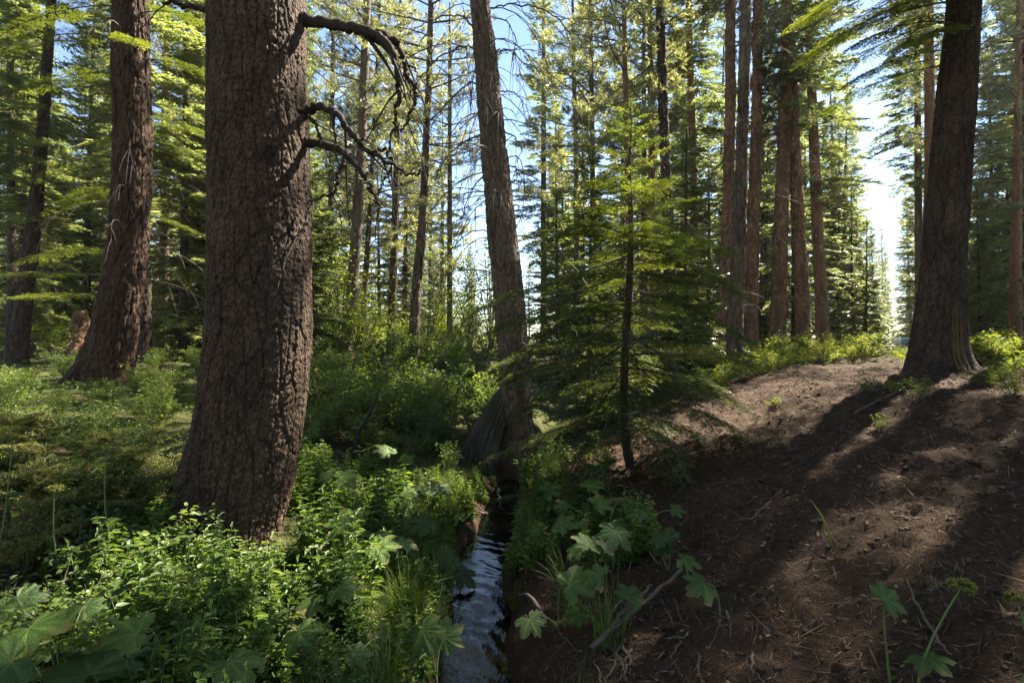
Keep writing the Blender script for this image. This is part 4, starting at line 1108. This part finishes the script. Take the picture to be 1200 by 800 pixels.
# growth on the sapling side of the creek
n = 0
while n < 75:
    y = r.uniform(4.1, 8.0); x = creek_x(y) + np.interp(y, CYS, CWS) + .12 + 1.0 * r.rand() ** 1.2
    if math.hypot(x - 1.4, y - 6.5) < .25: continue
    plant('creekside_herb', HERB[r.randint(4)] if r.rand() < .75 else GRASS[1], 'green herb growing on the creek bank under the young fir', 'herbs under the young fir', x, y, r.uniform(.45, .75), r)
    n += 1

# ------------------------------------------------------------------ broad lobed leaves
def lobed_leaf(seed, lobes=((0, 1.0), (.88, .9), (-.88, .9), (1.75, .7), (-1.75, .7))):
    r = rs(seed); nth = 72; nr = 5
    th = np.linspace(-2.85, 2.85, nth)
    R = np.full(nth, .46) - .2 * smooth((np.abs(th) - 2.2) / .6)
    for (a, l) in lobes:
        a += r.uniform(-.08, .08); l *= r.uniform(.9, 1.08)
        R = np.maximum(R, l / (1 + (np.abs(th - a) / .52) ** 2.4 * .9))
    R *= .95 + .13 * np.abs(((np.arange(nth) / 4.0) % 1) * 2 - 1) + .03 * r.normal(0, 1, nth)
    rr = np.linspace(0, 1, nr + 1)[1:]
    vein = np.zeros(nth)
    for (a, l) in lobes: vein = np.maximum(vein, np.exp(-((th - a) / .12) ** 2))
    V = [[0, 0, 0]]; at = [1.0]
    ph = r.uniform(0, 6.28)
    for q in rr:
        rad = R * q
        z = .05 * q * (1 - vein) - .22 * (rad ** 2) + .025 * np.sin(th * 7 + ph) * q + .012 * r.normal(0, 1, nth) * q
        V += list(np.stack([np.cos(th) * rad, np.sin(th) * rad, z], -1)); at += list(np.clip(vein * (1.1 - q * .6), 0, 1))
    F = []
    for k in range(nth - 1):
        F.append((0, 1 + k, 1 + k + 1, 1 + k + 1))
    V = np.array(V); Fq = []
    for i in range(nr - 1):
        for k in range(nth - 1):
            Fq.append((1 + i * nth + k, 1 + (i + 1) * nth + k, 1 + (i + 1) * nth + k + 1, 1 + i * nth + k + 1))
    # centre fan as quads over pairs
    for k in range(0, nth - 2, 2):
        Fq.append((0, 1 + k, 1 + k + 1, 1 + k + 2))
    return mesh_q('leaf', V, Fq, [M['parsnip']], None, True, None, np.array(at) * .8 + .1)
LOBED = [lobed_leaf(130 + i) for i in range(4)]

def parsnip(center_px, size_px, h, tilt=.35, extra=2, label='broad lobed leaves of cow parsnip-like plant on the creek bank', group='broad-leaved plants on the creek bank', seed=0, face=None, lean=.12):
    r = rs(seed); g = ground_at(center_px[0], center_px[1], h)
    S = size_px / FPX * g[1] / 1.75
    a = r.uniform(0, 6.28)
    bx, by = g[0] + math.cos(a) * lean, g[1] + abs(math.sin(a)) * lean
    root = thing('broad_leaved_plant', label, 'plant', (bx, by, Hf(bx, by) - .02), group=group)
    base = np.array(root.location)
    tips = [(g, S)]
    for k in range(extra):
        q = g + np.array([r.uniform(-.3, .3), r.uniform(-.05, .35), 0]); q[2] = Hf(q[0], q[1]) + h * r.uniform(.5, .95); tips.append((q, S * r.uniform(.55, .85)))
    for k, (q, s_) in enumerate(tips):
        p = q - base
        az = face if (face is not None and k == 0) else r.uniform(0, 6.28)
        nrm = norm(np.array([r.uniform(-.5, .5), -tilt + r.uniform(-.2, .2), 1.0]))
        rot = Vector(nrm).to_track_quat('Z', 'Y') @ Matrix.Rotation(az, 4, 'Z').to_quaternion()
        o = obj('leaf', LOBED[r.randint(4)], root, p, None, s_)
        o.rotation_mode = 'QUATERNION'; o.rotation_quaternion = rot
        t = np.linspace(0, 1, 7)[:, None]
        back = np.array(rot @ Vector((-1, 0, 0)))
        ctl = p * np.array([.35, .35, 1.0]) + back * .06
        P = (1 - t) ** 2 * 0 + 2 * t * (1 - t) * ctl + t ** 2 * p
        mb = MB(); mb.tube(P, np.linspace(.0055, .003, 7), 5, 0, .5)
        obj('stalk', mb.mesh('stalk', [M['stem']], True), root)

LFT = ('broad lobed leaves in front of the massive trunk', 'broad-leaved plants before the massive trunk')
MID = ('broad lobed leaves leaning over the creek', 'broad-leaved plants leaning over the creek')
RGT = ('broad lobed leaves on the bank below the young fir', 'broad-leaved plants below the young fir')
for q, (c, sz, h, ti, ex, lg) in enumerate([
        ((160, 742), 105, .42, .4, 2, LFT), ((105, 790), 160, .36, .3, 1, LFT), ((35, 735), 120, .45, .4, 2, LFT), ((12, 775), 130, .4, .3, 1, LFT), ((20, 700), 80, .4, .4, 2, LFT), ((225, 745), 85, .36, .5, 2, LFT),
        ((270, 775), 90, .34, .3, 1, LFT), ((130, 700), 70, .3, .4, 2, LFT), ((60, 760), 90, .3, .3, 1, LFT), ((205, 785), 90, .25, .4, 1, LFT),
        ((495, 738), 62, .35, 1.0, 1, MID), ((528, 652), 45, .3, .6, 1, MID), ((410, 612), 60, .4, .5, 2, MID), ((440, 640), 55, .35, .4, 2, MID), ((470, 580), 45, .35, .5, 2, MID), ((515, 575), 42, .35, .4, 2, MID),
        ((395, 690), 55, .35, .4, 1, MID), ((350, 740), 60, .3, .4, 1, MID), ((400, 560), 42, .4, .5, 2, MID), ((455, 530), 38, .4, .4, 2, MID), ((500, 610), 45, .35, .4, 1, MID),
        ((667, 684), 66, .3, .5, 2, RGT), ((722, 622), 48, .3, .5, 2, RGT), ((755, 600), 42, .32, .4, 2, RGT), ((780, 632), 46, .3, .4, 1, RGT), ((656, 612), 36, .3, .4, 2, RGT), ((690, 640), 44, .3, .4, 2, RGT),
        ((640, 575), 34, .3, .5, 2, RGT), ((700, 590), 40, .3, .4, 2, RGT), ((712, 545), 34, .3, .4, 2, RGT), ((690, 570), 36, .28, .4, 1, RGT), ((825, 684), 52, .22, .6, 0, RGT), ((800, 655), 36, .25, .5, 0, RGT), ((735, 700), 42, .2, .6, 1, RGT)]):
    wd_ = ('single-leaved', 'two-leaved', 'three-leaved')[ex] + (' giant' if sz > 110 else ' large' if sz > 80 else ' mid-sized' if sz > 50 else ' smallish' if sz > 40 else ' small')
    if lg is LFT: sz *= .8
    parsnip(c, sz, h, ti, ex, wd_ + ' plant with ' + lg[0], wd_ + ' ' + lg[1], 400 + q)
parsnip((1037, 702), 50, .45, .9, 0, 'single broad leaf on a thin stalk over the bare soil', None, 460, 0.3, .1)

def umbel(px, py, h, topscale, label, seed, dry=True, leaf=None):
    """tall stalk carrying flat seed heads; (px, py) is the pixel of its head"""
    r = rs(seed); g = ground_at(px, py, h); bx, by = g[0] + r.uniform(-.2, .2) * h, g[1] + r.uniform(0, .1)
    root = thing('seed_head_plant', label, 'plant', (bx, by, Hf(bx, by) - .03))
    base = np.array(root.location); p = g - base
    t = np.linspace(0, 1, 9)[:, None]
    P = p * t + np.array([r.uniform(-.1, .1), 0, 0]) * np.sin(t * math.pi)
    mb = MB(); mb.tube(P, np.linspace(.005, .003, 9), 6, 0, .5)
    obj('stalk', mb.mesh('stalk', [M['stem']], True), root)
    hd = MB(); n = 26
    for k in range(n):
        d = norm(rdir(r, 1, .25, .9)[0]); L = topscale * r.uniform(.7, 1.1)
        e = p + d * L * np.array([1, 1, .55])
        hd.tube(np.stack([p, (p + e) / 2 + [0, 0, -.004], e]), [.0018, .0014, .001], 3, 1, .5)
        m_ = 22; D = rdir(r, m_, -.1, 1); q = e + D * topscale * .2 * r.rand(m_)[:, None]
        hd.quads(leaves(q, rdir(r, m_), rdir(r, m_), .013, .009), 0, np.tile(r.rand(m_), 2))
    obj('seed_head', hd.mesh('seed_head', [M['dry'], M['stem']]), root)
    for k in range(leaf or 0):
        f = r.uniform(.4, .75); q = P[int(f * 8)]
        o = obj('leaf', LOBED[k % 4], root, q, (r.uniform(-.6, .6), r.uniform(-.3, .6), r.uniform(0, 6.28)), .1)
umbel(1125, 690, .6, .045, 'tall stalk with pale seed head rising over the bare soil', 501, True, 1)
umbel(1192, 705, .5, .035, 'short leaning stalk with pale seed head at the soil slope edge', 502)
umbel(14, 520, .9, .07, 'tall green stalk with dry seed head before the feathery plants', 503, True, 1)
umbel(124, 535, .85, .07, 'tall slanting stalk with wide dry seed head beside the root mound', 504, True, 1)
umbel(64, 575, .7, .05, 'shorter stalk with dry seed head between the two tall stalks', 505, True, 0)
umbel(722, 588, .45, .04, 'small stalk with seed head on the bank under the young fir', 506)

# ------------------------------------------------------------------ ground litter and sticks
def litter(name, n, xr, yr, seed, ln=(.03, .09), wd=.0035, mat='litter', keep=None, lift=.012):
    r = rs(seed)
    y = yr[0] + (yr[1] - yr[0]) * r.rand(n) ** 1.3; x = r.uniform(xr[0], xr[1], n)
    k = np.ones(n, bool) if keep is None else keep(x, y, r)
    x, y = x[k], y[k]; n = len(x)
    z = terrain(x, y) + r.uniform(-.002, lift, n)
    e = .02; gx = (terrain(x + e, y) - terrain(x - e, y)) / (2 * e); gy = (terrain(x, y + e) - terrain(x, y - e)) / (2 * e)
    N = norm(np.stack([-gx, -gy, np.ones(n)], -1)); a = r.uniform(0, 6.28, n)
    D = np.stack([np.cos(a), np.sin(a), gx * np.cos(a) + gy * np.sin(a) + r.normal(0, .18, n)], -1)
    mb = MB(); mb.quads(blades(np.stack([x, y, z], -1), D, r.uniform(*ln, n), wd * r.uniform(.7, 1.4, n) * (1 + y * .06), norm(N + rdir(r, n) * .35)), 0, r.rand(n))
    o = obj(name, mb.mesh(name, [M[mat]])); o['kind'] = 'stuff'; o['label'] = 'brown needle and twig litter over the bare soil'; o['category'] = 'litter'
inslope = lambda x, y, r: (x - np.interp(y, CYS, CXS) > .35) & (np.abs(x) < y * .95 + .4)
litter('needle_litter', 120000, (.1, 9.5), (1.2, 11.5), 601, keep=inslope)
litter('twig_litter', 2600, (.1, 9.0), (1.2, 11), 602, (.06, .22), .007, keep=inslope, lift=.02)

litter('bark_chip_litter', 9000, (.1, 9.0), (1.2, 11), 603, (.015, .05), .016, keep=inslope, lift=.015)

def clods(n, seed):
    r = rs(seed); y = 1.3 + 9 * r.rand(n) ** 1.4; x = r.uniform(.1, 8, n); k = inslope(x, y, r); x, y = x[k], y[k]; n = len(x)
    c = np.array([(-1, -1, -1), (1, -1, -1), (1, 1, -1), (-1, 1, -1), (-1, -1, 1), (1, -1, 1), (1, 1, 1), (-1, 1, 1)], float)
    F0 = np.array([(0, 3, 2, 1), (4, 5, 6, 7), (0, 1, 5, 4), (1, 2, 6, 5), (2, 3, 7, 6), (3, 0, 4, 7)])
    S = .004 + .016 * r.rand(n) ** 3
    V = c[None] * r.uniform(.45, 1.1, (n, 8, 3)) * S[:, None, None] * np.array([1, 1, .7]); V += np.stack([x, y, terrain(x, y) + S * .2], -1)[:, None]
    F = F0[None] + (np.arange(n) * 8)[:, None, None]
    o = obj('soil_crumb', mesh_q('soil_crumb', V, F, [M['litter']], None, False, np.repeat(r.rand(n) * .55, 6))); o['kind'] = 'stuff'; o['label'] = 'loose crumbs of dark soil on the bare slope'; o['category'] = 'soil'
clods(7000, 611)

def cover(n, seed, keep, yr, mat, ll, name, label, hmax=.12, wl=.6):
    r = rs(seed); y = yr[0] + (yr[1] - yr[0]) * r.rand(n) ** 1.2; x = r.uniform(-1, 1, n) * (.95 * y + 1)
    k = keep(x, y, r); x, y = x[k], y[k]; n = len(x)
    P = np.stack([x, y, terrain(x, y) + r.uniform(.01, hmax, n)], -1)
    L = ll * r.uniform(.6, 1.4, n) * (1 + y * .02); sh = np.clip(vnoise(x * 2, y * 2, seed) + .5 + r.uniform(-.3, .3, n), 0, 1)
    mb = MB(); mb.quads(leaves(P, rdir(r, n, -.3, .5), norm(rdir(r, n) * .6 + [0, 0, 1.0]), L, L * wl), 0, np.tile(sh, 2))
    o = obj(name, mb.mesh(name, [M[mat]])); o['kind'] = 'stuff'; o['label'] = label; o['category'] = 'ground cover'
cover(60000, 701, lambda x, y, r: (x - np.interp(y, CYS, CXS) < -.3) & (vnoise(x * .8, y * .8, 81) > -.28) & (np.abs(x / y + 5) > 0), (1.8, 14), 'bush', .032, 'ground_cover', 'low green ground cover over the bank of the massive trunk')
cover(26000, 702, lambda x, y, r: (vnoise(x * .4, y * .4, 82) > -.3) & ((x > 2.5) | (x < -1)) & ((y > 11.2) | (x < 0)), (9, 40), 'yellow', .06, 'meadow_cover', 'low yellowish meadow growth on the sunlit forest floor', .2, .35)

def stick(label, pxs, rad, seed, name='fallen_branch', lift=.02, mat='dead', sub=2, group=None, cat='branch'):
    r = rs(seed); P = np.array([ground_at(a, b) + [0, 0, lift] for a, b in pxs])
    t = np.linspace(0, 1, len(P)); tt = np.linspace(0, 1, 16)
    P = np.stack([np.interp(tt, t, P[:, q]) for q in range(3)], -1)
    P[1:-1] = (P[:-2] + P[1:-1] * 2 + P[2:]) / 4; P += r.normal(0, .004, P.shape)
    R = np.interp(tt, np.linspace(0, 1, len(rad)), rad)
    mb = MB(); mb.tube(P, R, 7, 0, .5)
    for k in range(sub):
        i = r.randint(3, 14); L = r.uniform(.06, .2); s = np.linspace(0, 1, 4)[:, None]
        mb.tube(P[i] + norm(rdir(r, 1, 0, .6)[0]) * L * s, R[i] * .5 * (1.1 - s[:, 0]), 4, 0, .5)
    c = P.mean(0); V = np.concatenate(mb.V) - c
    o = thing(name, label, cat, tuple(c), None, group, None, mesh_q(name, V, np.concatenate(mb.F), [M[mat]], None, True))
    return o
stick('long fallen branch slanting down the bank to the creek', [(690, 782), (720, 755), (760, 720), (800, 686)], [.013, .015, .014, .011], 1, lift=.10)
stick('thinner fallen branch lying along the long slanting one', [(715, 755), (742, 728), (764, 706)], [.012, .012, .009], 2, lift=.11)
stick('pale curved stick on the shaded soil slope', [(858, 612), (880, 610), (900, 592), (916, 575)], [.006, .010, .011, .008], 3, 'fallen_stick', .015)
stick('thin straight stick lying across the slope soil', [(1078, 584), (1120, 590), (1160, 598)], [.006, .006, .004], 4, 'fallen_stick', .015)
stick('bent stick below the pale curved one', [(976, 668), (984, 690), (990, 700)], [.006, .006, .004], 5, 'fallen_stick', .015)
stick('forked driftwood twig caught across the creek', [(538, 596), (556, 604), (578, 608), (602, 606)], [.010, .013, .011, .007], 6, 'driftwood_twig', .05, sub=4)
stick('thin twig crossing the driftwood over the creek', [(546, 586), (560, 600), (574, 612)], [.007, .007, .004], 7, 'driftwood_twig', .07, sub=3)
stick('pale dry stick by the stout dark trunk', [(1000, 488), (1030, 472), (1050, 462)], [.012, .014, .01], 8, 'fallen_stick', .03)
stick('curved arching root at the waterline', [(606, 711), (622, 716), (634, 735), (640, 752)], [.008, .014, .015, .012], 9, 'exposed_root', .1, 'twig', 1, None, 'root')
stick('pale dry stem standing against the near soil bank', [(1062, 705), (1075, 740), (1100, 785), (1115, 800)], [.004, .006, .006, .005], 10, 'dry_stem', .12, 'dead', 0, None, 'stem')
rr_ = rs(1234)
for q in range(16):
    px, py = rr_.uniform(650, 900), rr_.uniform(705, 800)
    stick('thin gnarled root hanging from the cut bank above the creek', [(px, py), (px + rr_.uniform(-15, 15), py + 18), (px + rr_.uniform(-25, 25), py + 42)], [.008, .006, .003], 50 + q, 'exposed_root', .02, 'twig', 1, 'roots in the cut bank', 'root')
for q in range(26):
    px, py = rr_.uniform(800, 1190), rr_.uniform(470, 780); a = rr_.uniform(0, 3.14); l = rr_.uniform(12, 34)
    stick('short grey twig scattered on the soil slope', [(px, py), (px + math.cos(a) * l * .5 + 2, py + math.sin(a) * l * .25), (px + math.cos(a) * l, py + math.sin(a) * l * .5)], [.004, .006, .003], 90 + q, 'fallen_twig', .012, 'dead', 1, 'twigs on the soil slope', 'twig')
P = np.array([pix(410, 524, 7.2), pix(420, 506, 7.2), pix(428, 494, 7.15), pix(438, 474, 7.1), pix(446, 452, 7.1)]); c_ = P[0].copy(); c_[2] = Hf(c_[0], c_[1]); P[0] = c_ - [0, 0, .05]
mb = MB(); mb.tube(P - c_, [.03, .028, .026, .02, .006], 7); mb.tube(np.stack([P[2], P[2] + [.1, 0, .16], P[2] + [.14, .05, .3]]) - c_, [.012, .008, .002], 5)
thing('dead_bough', 'dark slanting dead stem sticking out of the thicket', 'branch', tuple(c_), me=mb.mesh('dead_stem', [M['limb']], True))
# yellow grass blade on the slope
g = ground_at(975, 640); mb = MB(); P = np.array([pix(975, 642, g[1]), pix(972, 625, g[1]), pix(963, 604, g[1]), pix(949, 584, g[1])])
mb.tube(P - g, [.004, .006, .005, .001], 4, 0, .8)
thing('yellow_grass', 'single bright yellow grass blade standing on the soil slope', 'grass', tuple(g), me=mb.mesh('grass_blade', [M['yellow']]))
# fallen cones
def cone_mesh(seed):
    r = rs(seed); mb = MB(); n = 70; t = (np.arange(n) + .5) / n; a = np.arange(n) * 2.4
    rad = .022 * np.sin(math.pi * (.12 + .8 * t)) ** .8
    D = np.stack([np.cos(a), np.sin(a), np.full(n, .55)], -1)
    P = np.stack([np.cos(a) * rad * .5, np.sin(a) * rad * .5, t * .075], -1)
    mb.quads(leaves(P, D, np.array([0, 0, 1.0]) - D * .2, rad * .9 + .006, .014, .1, .1), 0, r.uniform(.55, .95, 2 * n))
    mb.tube([[0, 0, 0], [0, 0, .04], [0, 0, .078]], [.006, .010, .002], 6, 0, .1)
    return mb.mesh('cone', [M['litter']])
CONE = cone_mesh(3)
for q in range(26):
    g = ground_at(rr_.uniform(780, 1190), rr_.uniform(455, 790))
    thing('pine_cone', 'brown open cone lying on the bare soil slope', 'cone', (g[0], g[1], g[2] + .015), (math.radians(rr_.uniform(70, 110)), 0, rr_.uniform(0, 6.28)), 'cones on the soil slope', rr_.uniform(.7, 1.2), CONE)
# dead leaves
for q, (px, py) in enumerate([(1040, 780), (530, 706), (705, 698), (640, 592), (1180, 720)]):
    g = ground_at(px, py); r_ = rs(800 + q); mb = MB()
    D = np.array([[math.cos(q), math.sin(q), .3]])
    mb.quads(leaves(np.array([[0, 0, .015]]), D, np.array([[.2, -.3, 1.0]]), .11, .075, .3, .3), 0, r_.rand())
    thing('dead_leaf', 'curled pale brown dead leaf lying on the bank', 'leaf', tuple(g), group='dead leaves on the bank', me=mb.mesh('dead_leaf', [M['dryleaf']]))

# ------------------------------------------------------------------ stump and vehicle in the distance
g = np.array([(92 - 600) / FPX * 21, 21.0]); zb = Hf(*g)
st = thing('tree_stump', 'reddish broken stump beside the pale dirt track', 'stump', (g[0], g[1], zb - .05))
obj('trunk', trunk_mesh('stump_trunk', [(0, 0, -.3, .42), (.02, 0, .6, .34), (.06, 0, 1.5, .30), (.1, 0, 1.75, .2)], M['bark_pine'], 28, 1.9, .05, .1, (.08, .2, .03), .5, .3, seed=4), st)

def vehicle():
    d = 58.0; x = (1050 - 600) / FPX * d
    root = thing('parked_car', 'small blue parked car with pale front seen through the trees past the meadow', 'car', (x, d, Hf(x, d)), (0, 0, math.radians(-5)))
    blue = plain_mat('blue_car_paint', (.05, .16, .30), .25, .6); wht = plain_mat('white_car_paint', (.75, .75, .74), .3, .5)
    gls = plain_mat('car_glass', (.02, .03, .04), .08, .6); rub = plain_mat('tyre_rubber', (.02, .02, .02), .8, .2); chrome = plain_mat('wheel_metal', (.5, .5, .52), .3, .5, None, .8)
    lampm = plain_mat('lamp_glass', (.8, .8, .78), .15, .6)
    prof = np.array([(0, .35), (0, .75), (.1, .88), (1.1, .98), (1.75, 1.48), (3.2, 1.5), (3.85, 1.02), (4.2, .95), (4.25, .4), (4.2, .3), (.05, .3)])
    def extr(name, pf, y0, y1, mat):
        n = len(pf); V = [(a, y0, b) for a, b in pf] + [(a, y1, b) for a, b in pf]
        me = bpy.data.meshes.new(name)
        me.from_pydata(V, [], [list(range(n))[::-1], list(range(n, 2 * n))] + [(i, (i + 1) % n, n + (i + 1) % n, n + i) for i in range(n)])
        me.materials.append(mat); me.update()
        return me
    obj('body', extr('body', prof, -.86, .86, blue), root)
    obj('bonnet_panel', extr('bonnet_panel', np.array([(-.02, .4), (-.02, .74), (.09, .9), (1.05, 1.0), (1.05, .96), (.12, .85), (.02, .7), (.02, .4)]), -.84, .84, wht), root)
    obj('windshield', extr('windshield', np.array([(1.2, 1.05), (1.72, 1.45), (1.70, 1.47), (1.15, 1.05)]), -.74, .74, gls), root)
    for y0 in (-.875, .862):
        for (a, b) in ((1.35, 2.35), (2.45, 3.55)):
            obj('window', extr('window', np.array([(a, 1.02), (b, 1.02), (min(b, 3.2), 1.42), (max(a, 1.78), 1.42)]), y0, y0 + .013, gls), root)
    for xx in (.8, 3.4):
        for yy in (-.8, .8):
            t = np.stack([np.zeros(2), np.array([-.1, .1]), np.zeros(2)], -1)
            w = obj('wheel', None, root, (xx, yy, .31))
            mb = MB(); mb.tube([[0, -.11, 0], [0, -.1, 0], [0, .1, 0], [0, .11, 0]], [.24, .31, .31, .24], 20); obj('tyre', mb.mesh('tyre', [rub]), w)
            mb = MB(); mb.tube([[0, -.113, 0], [0, -.112, 0], [0, .112, 0], [0, .113, 0]], [.01, .2, .2, .01], 16); obj('rim', mb.mesh('rim', [chrome]), w)
    for yy in (-.62, .62):
        obj('headlight', extr('headlight', np.array([(-.04, .62), (-.04, .74), (.06, .76), (.06, .6)]), yy - .14, yy + .14, lampm), root)
vehicle()


# ------------------------------------------------------------------ thin added haze that lifts the tones of the far wood
def haze():
    m, nt, out = new_mat('added_haze')
    pv = nd(nt, 'ShaderNodeVolumePrincipled', {'Color': (1, .98, .93, 1), 'Density': .0003, 'Anisotropy': .5})
    nt.links.new(pv.outputs[0], out.inputs['Volume'])
    a, b, c0, c1 = 470, -70, -3.0, 45
    V = [(-a, b, c0), (a, b, c0), (a, a, c0), (-a, a, c0), (-a, b, c1), (a, b, c1), (a, a, c1), (-a, a, c1)]
    o = obj('haze', mesh_q('haze', V, [(0, 3, 2, 1), (4, 5, 6, 7), (0, 1, 5, 4), (1, 2, 6, 5), (2, 3, 7, 6), (3, 0, 4, 7)], [m]))
    o['kind'] = 'stuff'; o['label'] = 'faint haze added to lift the tones of the far wood'; o['category'] = 'haze'
haze()
